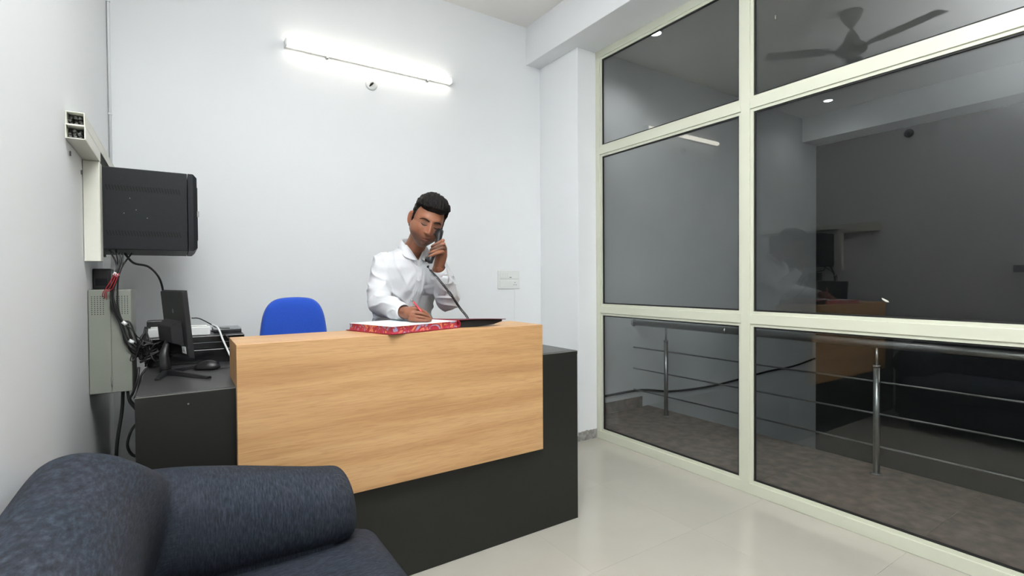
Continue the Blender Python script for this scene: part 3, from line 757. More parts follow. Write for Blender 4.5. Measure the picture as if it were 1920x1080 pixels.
cable([(-0.19, 2.66, 1.376), (-0.16, 2.66, 1.335), (-0.11, 2.70, 1.32), (-0.075, 2.80, 1.27), (-0.06, 2.84, 1.19), (-0.055, 2.86, 1.12), (-0.052, 2.86, 1.0785)], 0.0045, 'black cable arching from the cabinet underside down to the modem')
bdl = thing('cable_bundle', (-0.2, 2.575, 1.2), 'thick bundle of black cables hanging from the cabinet over the grey control box', 'cables')
gen = [(-0.205, 2.60, 1.374), (-0.20, 2.585, 1.32), (-0.212, 2.575, 1.27), (-0.222, 2.572, 1.21), (-0.216, 2.572, 1.15), (-0.198, 2.572, 1.10), (-0.183, 2.572, 1.075), (-0.172, 2.572, 1.02), (-0.150, 2.585, 0.98), (-0.13, 2.62, 0.965)]
for k in range(6):
    off = [(-0.012 + 0.005 * k, 0.003 * (k % 2), 0)] * 10
    pts = []
    for i, p in enumerate(gen):
        wob = V((random.uniform(-1, 1), random.uniform(-1, 1) * 0.4, 0)) * (0.0065 if i > 1 else 0.001)
        spread = V(((k - 2.5) * (0.010 if i == 0 else 0.0035), ((k % 2) - 0.5) * 0.006, 0))
        if i >= 6: spread = V(((k - 2.5) * 0.006, 0, (k - 2.5) * 0.006))
        pts.append(V(p) + wob + spread)
    if k in (0, 1): pts[0] = V((-0.235 + 0.02 * k, 2.63, 1.384))
    if k == 5: pts[0] = V((-0.165, 2.66, 1.376))
    bm = bmesh.new(); tube(bm, pts if k != 3 else pts[:8], 0.0032, 7, 5); obj('cable', bm, M['cable'], bdl, smooth=True)
for p in ((-0.212, 2.572, 1.285), (-0.187, 2.570, 1.088), (-0.166, 2.572, 1.012)):
    bm = bmesh.new(); cyl(bm, V(p) - V((0.004, 0, 0.005)), V(p) + V((0.004, 0, 0.005)), 0.0105, 12); obj('cable_tie', bm, M['white_p'], bdl, smooth=True)
for k in range(3):
    cable([(-0.213 + 0.006 * k, 2.556, 1.290), (-0.235 + 0.006 * k, 2.558, 1.245 - 0.008 * k), (-0.252 + 0.005 * k, 2.570, 1.215), (-0.258 + 0.007 * k, 2.586, 1.196 - 0.006 * k)], 0.0015,
          ['left one of three thin red wires entering the vent holes of the grey box','middle one of three thin red wires entering the vent holes of the grey box','right one of three thin red wires entering the vent holes of the grey box'][k], M['red'], 'wire', 'red_wire', 'red wires on the grey control box')
cable([(-0.183, 2.565, 1.08), (-0.165, 2.56, 1.065), (-0.145, 2.56, 1.03), (-0.132, 2.565, 1.015), (-0.142, 2.565, 0.985), (-0.155, 2.565, 0.94), (-0.170, 2.565, 0.935), (-0.165, 2.565, 0.96)], 0.0022, 'thin black wire looping off the lower right edge of the grey control box')
# knot of cables behind the monitor
knot = thing('cable_knot', (-0.12, 2.70, DZ), 'tangle of black cables between the grey control box and the computer', 'cables')
starts = [(-0.150, 2.62, 0.985), (-0.140, 2.66, 1.02), (-0.145, 2.63, 0.955), (-0.150, 2.62, 0.93), (-0.125, 2.68, 1.05)]
for k in range(11):
    s = V(random.choice(starts)) + V((random.uniform(-.008, .008), 0, random.uniform(-.02, .02)))
    m1 = V((-0.12 + random.uniform(-.03, .02), 2.64 + random.uniform(-.02, .02), 0.96 + random.uniform(-.05, .05)))
    m2 = V((-0.11 + random.uniform(-.02, .03), 2.635 + random.uniform(-.02, .02), 0.94 + random.uniform(-.04, .06)))
    e = V((-0.085 + random.uniform(-.02, .08), 2.665, 0.92 + random.uniform(-.015, .09)))
    bm = bmesh.new(); tube(bm, [s, m1, m2, e], 0.0035 + 0.0012 * (k % 2), 7, 6); obj('cable', bm, M['cable'], knot, smooth=True)
for k in range(4):
    x = -0.122 + 0.007 * k
    bm = bmesh.new(); tube(bm, [(x, 2.715, 1.004), (x - 0.004, 2.665, 0.98), (x + 0.003 * k, 2.66, 0.94), (x - 0.003, 2.66, 0.892)], 0.0034, 7, 5); obj('cable', bm, M['cable'], knot, smooth=True)
cable([(-0.06, 2.66, 0.975), (-0.03, 2.56, 0.955), (0.0, 2.50, 0.962)], 0.004, 'black plug lead running from the computer into the back of the monitor')
cable([(0.045, 2.70, 1.09), (0.075, 2.72, 1.085), (0.12, 2.76, 1.055), (0.15, 2.78, 1.034), (0.20, 2.78, 1.029)], 0.0025, 'thin black cable arching from the monitor top over the white network switch')
cable([(0.125, 2.770, 1.053), (0.148, 2.712, 1.038), (0.165, 2.688, 0.985), (0.185, 2.665, 0.93), (0.20, 2.63, 0.889)], 0.0042, 'white cable hanging down over the front of the black recorder', M['white_p'])
cable([(0.124, 2.76, 1.02), (0.155, 2.72, 1.013), (0.185, 2.692, 0.995), (0.205, 2.685, 0.945)], 0.003, 'thin black cable beside the white one over the front of the recorder')
# cables below the control box
cable([(-0.20, 2.62, 0.803), (-0.205, 2.62, 0.72), (-0.222, 2.60, 0.58), (-0.226, 2.60, 0.40), (-0.224, 2.60, 0.18), (-0.222, 2.60, 0.006)], 0.0062, 'black cable dropping straight from the grey control box to the floor')
cable([(-0.185, 2.62, 0.803), (-0.178, 2.61, 0.76), (-0.15, 2.60, 0.715), (-0.137, 2.59, 0.69), (-0.170, 2.585, 0.65), (-0.186, 2.58, 0.59), (-0.170, 2.58, 0.545), (-0.14, 2.58, 0.535), (-0.129, 2.60, 0.535)], 0.0055, 'black cable looping beneath the grey control box beside the desk end')
cable([(-0.145, 2.60, 0.90), (-0.15, 2.58, 0.85), (-0.165, 2.58, 0.80), (-0.175, 2.58, 0.775), (-0.155, 2.585, 0.74), (-0.14, 2.59, 0.715)], 0.0050, 'black cable hanging past the lower right corner of the grey control box')
cable([(-0.12, 2.60, 0.892), (-0.135, 2.585, 0.87), (-0.142, 2.58, 0.84), (-0.150, 2.58, 0.80), (-0.160, 2.58, 0.775)], 0.0042, 'crinkled black cable draped over the left edge of the worktop')

# ------------------------------------------------------------------ sofa
sf = thing('sofa', (0.15, 0.8, 0), 'slate blue fabric sofa with rolled arm in the foreground by the left wall', 'sofa')
def profile_loft(name, prof, stations, mt, cap=True, sub=1):
    """prof: closed list of (x,z); stations: (y, scale, cx, cz, dx, dz)"""
    bm = bmesh.new(); rs = []
    for y, s, cx, cz, dx, dz in stations:
        w_ = 1.0 + 0.42 * max(0.0, min(1.0, (y - 1.36) / 0.30)) ** 1.5
        rs.append([V((cx + (x - cx) * s * (1 + (w_ - 1) * (max(0.0, min(1.0, (0.875 - z) / 0.08)) if x > -0.2 else 0)) + dx, y, cz + (z - cz) * s + dz)) for x, z in prof])
    rings(bm, rs, cap); o = obj(name, bm, mt, sf, smooth=True)
    if sub:
        q = o.modifiers.new('sub', 'SUBSURF'); q.levels = sub; q.render_levels = sub + 1
    return o
# back: rounded roll at the top, leaning to the wall
bp_ = [(-0.295, 0.10), (-0.298, 0.40), (-0.299, 0.62), (-0.298, 0.76), (-0.285, 0.835), (-0.245, 0.868), (-0.195, 0.872), (-0.140, 0.855), (-0.095, 0.81), (-0.070, 0.74), (-0.066, 0.66), (-0.085, 0.58), (-0.10, 0.50), (-0.10, 0.40), (-0.10, 0.10)]
st = []
for i in range(15):
    y = -0.45 + i * (1.50 + 0.45) / 14; st.append((y, 1.0, -0.28, 0.3, 0, 0.003 * sin(i)))
for y, s, dz in ((1.56, 0.965, -0.004), (1.62, 0.93, -0.006), (1.68, 0.89, -0.008), (1.74, 0.84, -0.01), (1.79, 0.77, -0.01), (1.82, 0.62, -0.01)):
    st.append((y, s, -0.28, 0.3, 0, dz))
st = [(-0.47, 0.8, -0.28, 0.3, 0, 0)] + st
profile_loft('backrest', bp_, st, M['fab_back'])
# arm: roll along X with a soft rounded front
def arm(y0, mt):
    bm = bmesh.new(); rs = []; n = 28
    for x, r, zc, ry in ((-0.27, 0.05, 0.55, 0.05), (-0.26, 0.11, 0.555, 0.10), (-0.2, 0.158, 0.575, 0.145), (-0.05, 0.158, 0.574, 0.15), (0.06, 0.150, 0.563, 0.147), (0.16, 0.140, 0.553, 0.145), (0.27, 0.130, 0.540, 0.14), (0.36, 0.121, 0.529, 0.135), (0.42, 0.115, 0.524, 0.130), (0.447, 0.110, 0.53, 0.12), (0.460, 0.095, 0.528, 0.105), (0.466, 0.06, 0.527, 0.07), (0.467, 0.02, 0.527, 0.02)):
        r_ = []
        for k in range(n):
            a = 2 * pi * k / n
            cy, cz = cos(a), sin(a)
            e = 0.85
            yy = abs(cy) ** e * (1 if cy > 0 else -1) * ry; zz = abs(cz) ** e * (1 if cz > 0 else -1) * r
            # front end leans: the foot of the roll reaches a little further out
            r_.append(V((x + (0.0 if x < 0.2 else -0.05 * zz * 2), y0 + yy, zc + zz)))
        rs.append(r_)
    rings(bm, rs)
    o = obj('armrest', bm, mt, sf, smooth=True); q = o.modifiers.new('sub', 'SUBSURF'); q.levels = 1; q.render_levels = 2
    # dark threads painting the shade of gathers at the front end
    for k in range(4):
        b2 = bmesh.new(); pts = []
        for q in range(5):
            x = 0.415 + q * 0.0095; rr_ = 0.1165 - 0.0010 * q - 0.0022 * q * q * 0.5; a = R(118 + k * 9 + q * 4 - 3 * (q == 2))
            pts.append((x + 0.0012 - 0.1 * sin(a) * rr_, y0 + cos(a) * rr_ * 1.07, 0.526 + sin(a) * rr_))
        tube(b2, pts, [0.0006, 0.0018, 0.0022, 0.0016, 0.0006], 6, 4)
        obj('gather_shade', b2, M['cable'], o, smooth=True)
    bx('arm_panel', (-0.27, 0.40, y0 - 0.10, y0 + 0.12, 0.08, 0.50), mt, sf, 0.02, seg=3)
arm(1.70, M['fab_arm']); arm(-0.42, M['fab_arm'])
dg = bpy.context.evaluated_depsgraph_get(); bm = bmesh.new(); gone = []
for o in list(sf.children):
    if o.name.split('.')[0] in ('backrest', 'armrest'):
        m_ = bpy.data.meshes.new_from_object(o.evaluated_get(dg)); bm.from_mesh(m_); gone.append(o)
for o in gone:
    for c in list(o.children): bpy.data.objects.remove(c)
    bpy.data.objects.remove(o)
uph = obj('back_and_arms', bm, M['fab_body'], sf, smooth=True)
q = uph.modifiers.new('merge', 'REMESH'); q.mode = 'VOXEL'; q.voxel_size = 0.008; q.use_smooth_shade = True
q = uph.modifiers.new('soft', 'SMOOTH'); q.factor = 0.5; q.iterations = 32
dg = bpy.context.evaluated_depsgraph_get(); m_ = bpy.data.meshes.new_from_object(uph.evaluated_get(dg)); uph.modifiers.clear(); uph.data = m_
for k in range(4):      # black tubes painting the shade of puckers round the roll's front
    b2 = bmesh.new(); pts = []
    for q in range(6):
        x = 0.400 + q * 0.0095; a = R(112 + k * 10 + q * 3 - 3 * (q == 2))
        o_ = V((x, 1.70, 0.526)); d_ = V((0, cos(a), sin(a)))
        ok, loc, n_, _ = uph.ray_cast(o_ + d_ * 0.3, -d_)
        if ok: pts.append(loc - n_ * 0.0006)
    tube(b2, pts, [0.0004] + [0.0015] * (len(pts) - 2) + [0.0005], 6, 3)
    obj('pucker_shade', b2, M['cable'], uph, smooth=True)
# seat cushion, T-shaped at the front
bm = bmesh.new()
def rr_ring(x0, x1, y0, y1, z, rad, n=6):
    pts = []
    for cx, cy, a0 in ((x1 - rad, y1 - rad, 0), (x0 + rad, y1 - rad, 90), (x0 + rad, y0 + rad, 180), (x1 - rad, y0 + rad, 270)):
        for k in range(n + 1):
            a = R(a0 + 90 * k / n); pts.append(V((cx + rad * cos(a), cy + rad * sin(a), z)))
    return pts
rings(bm, [rr_ring(-0.03 + i, 0.545 - i, -0.33 + i, 1.735 - i, z, max(0.02, 0.07 - i * 0.3)) for z, i in ((0.27, 0.02), (0.285, 0.004), (0.31, 0), (0.375, 0), (0.400, 0.006), (0.413, 0.018), (0.422, 0.034), (0.427, 0.052), (0.429, 0.075))])
o = obj('seat_cushion', bm, M['fab_seat'], sf, smooth=True)
bx('base', (-0.28, 0.50, -0.45, 1.76, 0.08, 0.268), M['fab_seat'], sf, 0.01)
for x in (-0.22, 0.44):
    for y in (-0.38, 1.68):
        bm = bmesh.new(); cyl(bm, (x, y, 0.0006), (x, y, 0.08), 0.022, 12, 0.028); obj('leg', bm, M['black'], sf, smooth=True)

# ------------------------------------------------------------------ open ledger on the counter
ba = math.atan2(0.288, 0.957)
bk = thing('ledger', (0.715, 1.965, CZ1), 'thick open ledger with marbled red page edges lying on the wooden counter', 'book', rz=ba)
# local frame: x along the near edge, y away from the camera
bm = bmesh.new(); box(bm, -0.012, 0.372, -0.010, 0.318, 0.0006, 0.0036); obj('cover', bm, M['cover_red'], bk, 0.001, local=True)
bm = bmesh.new()
rs = []
for z, i in ((0.0038, 0), (0.012, 0.002), (0.024, 0.002), (0.0315, 0)): rs.append([V((0 + i, 0 + i, z)), V((0.362, 0 + i, z)), V((0.362, 0.308, z)), V((0 + i, 0.308, z))])
rings(bm, rs); obj('page_block', bm, M['marble'], bk, 0, local=True)
bm = bmesh.new(); box(bm, 0.001, 0.362, 0.001, 0.307, 0.0316, 0.0326); obj('page', bm, M['page'], bk, 0, local=True)
bm = bmesh.new()
for k in range(11): box(bm, 0.012, 0.350, 0.035 + k * 0.024, 0.0358 + k * 0.024, 0.0327, 0.0329)
box(bm, 0.200, 0.353, 0.205, 0.262, 0.0327, 0.0329)
stuff(obj('page_ruling', bm, M['ink'], bk, 0, local=True))
bm = bmesh.new(); tube(bm, [(0.368, -0.008, 0.004), (0.371, -0.008, 0.020), (0.362, -0.008, 0.034)], 0.003, 6, 3)
s_ = [(0.364, 0.0026), (0.373, 0.012), (0.374, 0.024), (0.366, 0.035), (0.362, 0.0365), (0.362, 0.033), (0.369, 0.024), (0.368, 0.012), (0.362, 0.0045)]
prism(bm, [V((x, -0.010, z)) for x, z in s_], (0, 0, 0), (0, 0.328, 0)); obj('spine', bm, M['cover_red'], bk, 0, local=True)
# opened front board, propped up on its hinge
bm = bmesh.new(); rs = []
for x, z in ((0.366, 0.034), (0.42, 0.037), (0.50, 0.035), (0.575, 0.031)):
    f = (x - 0.366) / 0.209
    y0 = -0.006 - 0.105 * f; y1 = 0.312 - 0.08 * f
    zt = 0.010 + 0.014 * f
    rs.append([V((x, y0, z)), V((x, y1, z - zt)), V((x, y1, z + 0.003 - zt)), V((x, y0, z + 0.003))])
rings(bm, rs); obj('opened_cover', bm, M['cover_in'], bk, 0.0006, local=True)
bm = bmesh.new(); rs = []
for x, z in ((0.374, 0.0012), (0.45, 0.0012), (0.53, 0.010), (0.568, 0.022)):
    f = (x - 0.366) / 0.209
    y0 = 0.004 - 0.10 * f; y1 = 0.306 - 0.08 * f
    top = 0.0335 if x < 0.45 else (0.0335 if x < 0.54 else 0.0305)
    zt = 0.012 + 0.012 * f
    rs.append([V((x, y0, z)), V((x, y1, z * 0.3)), V((x, y1, top - zt)), V((x, y0, top))])
rings(bm, rs); obj('board_shadow', bm, M['slot'], bk, 0, local=True)  # solid black wedge painting the shadow beneath the opened board

# ------------------------------------------------------------------ telephone
H0, H1 = V((0.992, 2.215, 1.338)), V((1.086, 2.290, 1.502))
tp = thing('telephone', (1.20, 2.35, DZ), 'black desk telephone whose handset is held to the ear on a coiled cord', 'telephone')
bx('base', (1.13, 1.29, 2.285, 2.425, DZ + 0.001, DZ + 0.035), M['black'], tp, 0.006)
bx('keypad', (1.15, 1.27, 2.30, 2.37, DZ + 0.0352, DZ + 0.040), M['rack'], tp, 0.002)
ha = (H1 - H0).normalized()
inn = V((-0.55, 0.75, 0)); inn = (inn - ha * inn.dot(ha)).normalized(); sd = ha.cross(inn)
bm = bmesh.new(); rs = []
for f, o_, w_, t_ in ((0.0, 0.0, 0.009, 0.005), (0.01, 0.0, 0.016, 0.012), (0.10, 0.004, 0.019, 0.016), (0.2, 0.0, 0.019, 0.015), (0.3, -0.007, 0.016, 0.012), (0.5, -0.011, 0.0145, 0.011), (0.7, -0.007, 0.016, 0.012), (0.8, 0.0, 0.022, 0.017), (0.9, 0.004, 0.023, 0.020), (0.99, 0.0, 0.019, 0.015), (1.0, 0.0, 0.010, 0.006)):
    c = H0.lerp(H1, f) + inn * o_; r = []
    for k in range(16):
        a = 2 * pi * k / 16; e = 0.6
        r.append(c + sd * (abs(cos(a)) ** e * (1 if cos(a) > 0 else -1) * w_ * 0.78) + inn * (abs(sin(a)) ** e * (1 if sin(a) > 0 else -1) * t_))
    rs.append(r)
rings(bm, rs); hs = obj('handset', bm, M['black'], tp, smooth=True)
for f in (0.1, 0.9):
    bm = bmesh.new(); c = H0.lerp(H1, f) + inn * 0.022; cyl(bm, c, c + inn * 0.004, 0.013, 16, 0.011); obj('earpiece' if f > .5 else 'mouthpiece', bm, M['black'], hs, smooth=True)
# cord: plug, coil sagging over the back edge of the counter, down to the base
path = catmull([H0 + V((-0.002, 0.0, -0.012)), V((0.980, 2.20, 1.312)), V((1.02, 2.19, 1.265)), V((1.095, 2.21, 1.19)), V((1.165, 2.24, 1.115)), V((1.225, 2.275, 1.063)), V((1.255, 2.300, 1.01)), V((1.262, 2.315, 0.965)), V((1.25, 2.33, 0.925))], 40)
L = [0]
for a, b_ in zip(path, path[1:]): L.append(L[-1] + (b_ - a).length)
bm = bmesh.new(); pts = []; u = None; step = 0.0011; s = 0; j = 0; pitch = 0.0062
while s < L[-1]:
    while L[j + 1] < s and j < len(L) - 2: j += 1
    p = path[j].lerp(path[j + 1], (s - L[j]) / max(1e-9, L[j + 1] - L[j])); t = (path[j + 1] - path[j]).normalized()
    if u is None: u, v_ = frame_of(t)
    u = (u - t * u.dot(t)).normalized(); v_ = t.cross(u)
    k = 0.0052 * min(1, max(0, (s - 0.03) / 0.01)) * min(1, max(0, (L[-1] - s) / 0.02))
    if 0.185 < s < 0.215: k = 0.0075
    a = 2 * pi * s / pitch
    pts.append(p + (u * cos(a) + v_ * sin(a)) * k); s += step
tube(bm, pts, 0.0016, 5); obj('coiled_cord', bm, M['cable'], tp, smooth=True)
bm = bmesh.new(); ball(bm, path[30], 0.006, 12); obj('cord_plug', bm, M['cable'], tp, smooth=True)

# ------------------------------------------------------------------ pen
PT, PE = V((0.945, 2.118, 1.0672)), V((0.874, 2.150, 1.165))
pn = thing('pen', PT, 'red ballpoint pen held in the writing hand above the ledger page', 'pen')
pa = (PE - PT).normalized()
bm = bmesh.new(); tube(bm, [PT + pa * 0.012, PT + pa * 0.02, PT + pa * 0.115], [0.0035, 0.0046, 0.0046], 12); obj('barrel', bm, M['pen'], pn, smooth=True)
bm = bmesh.new(); tube(bm, [PT, PT + pa * 0.004, PT + pa * 0.0122], [0.0006, 0.0012, 0.0034], 10); obj('tip', bm, M['steel'], pn, smooth=True)
bm = bmesh.new(); tube(bm, [PT + pa * 0.115, PT + pa * 0.125, PT + pa * 0.130], [0.0044, 0.0035, 0.0022], 10); obj('end_plug', bm, M['steel'], pn, smooth=True)
bm = bmesh.new(); q_ = V((-0.5, -0.8, -0.2)).normalized() * 0.0058; tube(bm, [PT + pa * 0.118, PT + pa * 0.116 + q_, PT + pa * 0.085 + q_], 0.0012, 6); obj('clip', bm, M['steel'], pn, smooth=True)

# ------------------------------------------------------------------ the man behind the counter
def ss(a, b, x):
    t = max(0.0, min(1.0, (x - a) / (b - a))); return t * t * (3 - 2 * t)
def g(x, c, s): return exp(-((x - c) / s) ** 2)

RX, RY, RZ = 0.0735, 0.094, 0.116
def head_point(d, feat=True):
    x, y, z = d.x * RX, d.y * RY, d.z * RZ
    if z < 0:
        t = min(1, -z / RZ)
        x *= 1 - 0.29 * t ** 1.9
        # squared jaw: keep width until low
        x *= 1 + 0.22 * sin(pi * t) * 0.9
        if y < 0: y *= 1 + 0.03 * t + 0.22 * t * t
        else: y *= 1 - 0.55 * t
    else:
        x *= 1 + 0.03 * sin(pi * z / RZ); y *= 1.0 + (0.04 if y > 0 else -0.02) * sin(pi * z / RZ)
    p = V((x, y, z))
    if feat and y < 0.02:
        w_ = ss(0.0, 0.45, -d.y); ax = abs(x); o = 0.0
        o += 0.0055 * g(z, 0.030, 0.010) * g(ax, 0.028, 0.022) * w_              # brow
        o -= 0.0105 * g(z, 0.008, 0.013) * g(ax, 0.031, 0.015) * w_              # socket
        o += 0.0065 * g(z, 0.006, 0.0095) * g(ax, 0.031, 0.0125) * w_             # lid
        o += 0.0040 * g(z, -0.020, 0.018) * g(ax, 0.046, 0.016) * w_             # cheek
        o -= 0.0030 * g(z, -0.060, 0.020) * g(ax, 0.048, 0.016) * w_
        if z < 0.03:
            rmp = ss(-0.028, 0.026, z); rmp = (1 - rmp) * (1 - ss(0.033, 0.044, -z))
            o += (0.0205 * rmp + 0.003) * g(ax, 0, 0.0085 + 0.0045 * rmp) * w_ * (1 - ss(0.036, 0.046, -z))
            o += 0.0085 * g(z, -0.033, 0.006) * g(ax, 0.0135, 0.0055) * w_        # nostril wings
        o += 0.0045 * g(z, -0.060, 0.016) * g(ax, 0, 0.026) * w_                 # mouth mound
        o += 0.0035 * g(z, -0.0585, 0.0038) * g(ax, 0, 0.017) * w_               # upper lip
        o += 0.0048 * g(z, -0.0700, 0.0048) * g(ax, 0, 0.015) * w_               # lower lip
        o -= 0.0045 * g(z, -0.0640, 0.0022) * g(ax, 0, 0.022) * w_
        o -= 0.0035 * g(z, -0.079, 0.005) * g(ax, 0, 0.018) * w_
        o += 0.0060 * g(z, -0.097, 0.012) * g(ax, 0, 0.018) * w_                 # chin
        p.y -= o
    return p

HC = V((1.052, 2.372, 1.545))
HM = Matrix.Translation(HC) @ Matrix.Rotation(R(-9), 4, 'Z') @ Matrix.Rotation(R(15), 4, 'Y') @ Matrix.Rotation(R(18), 4, 'X') @ Matrix.Diagonal((1.02, 1.0, 1.10, 1))
HI = HM.inverted()

def sphere_dirs(nu, nv):
    for j in range(nv + 1):
        th = pi * j / nv
        for i in range(nu):
            ph = 2 * pi * i / nu; yield V((sin(th) * cos(ph), sin(th) * sin(ph), cos(th)))

def sphere_mesh(bm, nu, nv, fn_):
    L_ = []
    for j in range(nv + 1):
        th = pi * j / nv
        if j in (0, nv): L_.append([bm.verts.new(fn_(V((0, 0, 1 if j == 0 else -1))))] * nu); continue
        L_.append([bm.verts.new(fn_(V((sin(th) * cos(2 * pi * i / nu), sin(th) * sin(2 * pi * i / nu), cos(th))))) for i in range(nu)])
    for j in range(nv):
        for i in range(nu):
            q = [L_[j][i], L_[j + 1][i], L_[j + 1][(i + 1) % nu], L_[j][(i + 1) % nu]]
            q2 = []
            for v in q:
                if v not in q2: q2.append(v)
            if len(q2) > 2: bm.faces.new(q2)

mp_ = thing('person', (1.02, 2.68, 0), 'man in a white shirt behind the counter, writing with a telephone at his ear', 'person')

bm = bmesh.new()
sphere_mesh(bm, 110, 90, lambda d: HM @ head_point(d))
for s in (-1, 1):     # ears
    def ear(d, s=s):
        x, y, z = d.x * 0.0095, d.y * 0.0195, d.z * 0.032
        y *= 1 + 0.25 * d.z; rim = (d.y ** 2 + d.z ** 2)
        if d.x * s > 0: x -= s * 0.0065 * max(0, 1 - rim * 1.6)
        q = V((x, y, z)); q = Matrix.Rotation(R(-34 * s), 4, 'Z') @ q
        return HM @ (q + V((s * (0.083 if s < 0 else 0.077), 0.018, 0.0)))
    sphere_mesh(bm, 28, 20, ear)
# neck, torso core
tube(bm, [HM @ V((0, 0.030, -0.045)), V((1.042, 2.475, 1.455)), V((1.034, 2.52, 1.405)), V((1.03, 2.54, 1.36))], [0.056, 0.051, 0.053, 0.066], 28, 5)

def ell_rings(data, n=36, e=0.85):
    rs = []
    for z, cx, cy, hw, hd in data:
        rs.append([V((cx + hw * abs(cos(a)) ** e * (1 if cos(a) > 0 else -1), cy + hd * abs(sin(a)) ** e * (1 if sin(a) > 0 else -1), z)) for a in [2 * pi * k / n for k in range(n)]])
    return rs
torso = [(0.86, 1.02, 2.665, 0.150, 0.100), (0.95, 1.02, 2.66, 0.148, 0.100), (1.05, 1.02, 2.645, 0.145, 0.10), (1.15, 1.02, 2.615, 0.150, 0.105), (1.25, 1.02, 2.585, 0.160, 0.108), (1.32, 1.02, 2.565, 0.158, 0.096), (1.36, 1.022, 2.555, 0.128, 0.080), (1.395, 1.028, 2.545, 0.085, 0.066), (1.415, 1.034, 2.535, 0.055, 0.052)]
rings(bm, ell_rings(torso))
RA = [(0.888, 2.55, 1.350), (0.858, 2.53, 1.24), (0.840, 2.47, 1.140), (0.850, 2.35, 1.124), (0.862, 2.22, 1.108)]
LA = [(1.172, 2.55, 1.350), (1.200, 2.49, 1.24), (1.186, 2.415, 1.150), (1.120, 2.345, 1.235), (1.072, 2.285, 1.315)]
tube(bm, RA, [0.052, 0.046, 0.040, 0.036, 0.026], 18, 6, True)
tube(bm, LA, [0.052, 0.046, 0.040, 0.036, 0.026], 18, 6, True)
for s in (-1, 1):
    tube(bm, [(1.02 + s * 0.08, 2.665, 0.90), (1.02 + s * 0.085, 2.655, 0.50), (1.02 + s * 0.09, 2.68, 0.10), (1.02 + s * 0.095, 2.64, 0.055)], [0.078, 0.052, 0.036, 0.036], 16, 5, True)

def finger(base, dirs, lens, rads):
    pts = [V(base)]
    for d, l in zip(dirs, lens): pts.append(pts[-1] + V(d).normalized() * l)
    tube(bm, pts, rads, 12, 4, True)
    return pts

def rot_about(v, ax, deg): return Matrix.Rotation(R(deg), 3, ax) @ v

def hand(wrist, pc_, d, n_, s_, curls, spread=(0.027, 0.009, -0.009, -0.026), scale=1.0, thumb=None):
    """wrist, palm centre, finger direction, palm normal, side towards the thumb"""
    d = V(d).normalized(); n_ = V(n_); n_ = (n_ - d * n_.dot(d)).normalized(); s_ = V(s_); s_ = (s_ - d * s_.dot(d) - n_ * s_.dot(n_)).normalized()
    W, C = V(wrist), V(pc_)
    rs = []
    for t_, wd, th in ((0, 0.026, 0.020), (0.35, 0.033, 0.019), (0.7, 0.040, 0.017), (1.0, 0.042, 0.015), (1.12, 0.038, 0.011)):
        end = C + d * 0.040 * scale; c = W.lerp(end, t_)
        dd = (end - W).normalized().lerp(d, t_).normalized()
        n2 = (n_ - dd * n_.dot(dd)).normalized(); s2 = (s_ - dd * s_.dot(dd) - n2 * s_.dot(n2)).normalized()
        rs.append([c + s2 * wd * scale * cos(a) * 1.0 + n2 * th * scale * sin(a) for a in [2 * pi * k / 20 for k in range(20)]])
    rings(bm, rs)
    base = C + d * 0.036 * scale; tips = []
    for i in range(4):
        l = [(0.040, 0.024, 0.020), (0.044, 0.027, 0.021), (0.040, 0.025, 0.020), (0.032, 0.019, 0.018)][i]
        c1_, c2_, c3_ = curls[i]; ax = d.cross(n_)
        f0 = (d + s_ * (spread[i] * 3)).normalized()
        d1 = rot_about(f0, ax, c1_); d2 = rot_about(f0, ax, c1_ + c2_); d3 = rot_about(f0, ax, c1_ + c2_ + c3_)
        b0 = base + s_ * spread[i] * scale - d * (0.008 if i == 3 else 0.0)
        pts = finger(b0 - d * 0.012, [d, d1, d2, d3], [0.012 * scale] + [q * scale for q in l], [q * scale for q in (0.0092, 0.0096, 0.0086, 0.0078, 0.0066)])
        tips.append(pts[-1])
    if thumb:
        tube(bm, [V(p) for p in thumb], [0.015, 0.0125, 0.0105, 0.0085], 12, 4, True)
    return tips

# writing hand (rests on the page)
tube(bm, [(0.860, 2.230, 1.108), (0.864, 2.195, 1.106), (0.868, 2.165, 1.104), (0.874, 2.143, 1.104)], [0.0255, 0.029, 0.030, 0.024], 18, 4, True)
tube(bm, [(0.868, 2.160, 1.120), (0.884, 2.150, 1.128), (0.906, 2.142, 1.123), (0.928, 2.133, 1.110), (0.941, 2.127, 1.096), (0.948, 2.124, 1.083)], [0.011, 0.0098, 0.0090, 0.0086, 0.0078, 0.0068], 12, 4, True)
tube(bm, [(0.866, 2.145, 1.104), (0.884, 2.126, 1.109), (0.906, 2.113, 1.104), (0.930, 2.109, 1.094), (0.949, 2.112, 1.078)], [0.012, 0.0098, 0.0088, 0.0083, 0.0070], 12, 4, True)
tube(bm, [(0.862, 2.135, 1.092), (0.876, 2.108, 1.092), (0.899, 2.091, 1.088), (0.923, 2.089, 1.081), (0.941, 2.097, 1.075)], [0.012, 0.0096, 0.0085, 0.0080, 0.0068], 12, 4, True)
tube(bm, [(0.858, 2.128, 1.082), (0.867, 2.096, 1.079), (0.888, 2.073, 1.077), (0.908, 2.072, 1.0755), (0.925, 2.080, 1.0745)], [0.011, 0.0088, 0.0078, 0.0074, 0.0064], 12, 4, True)
tube(bm, [(0.868, 2.195, 1.118), (0.890, 2.182, 1.124), (0.916, 2.166, 1.118), (0.938, 2.146, 1.098)], [0.014, 0.0115, 0.0095, 0.0078], 12, 4, True)
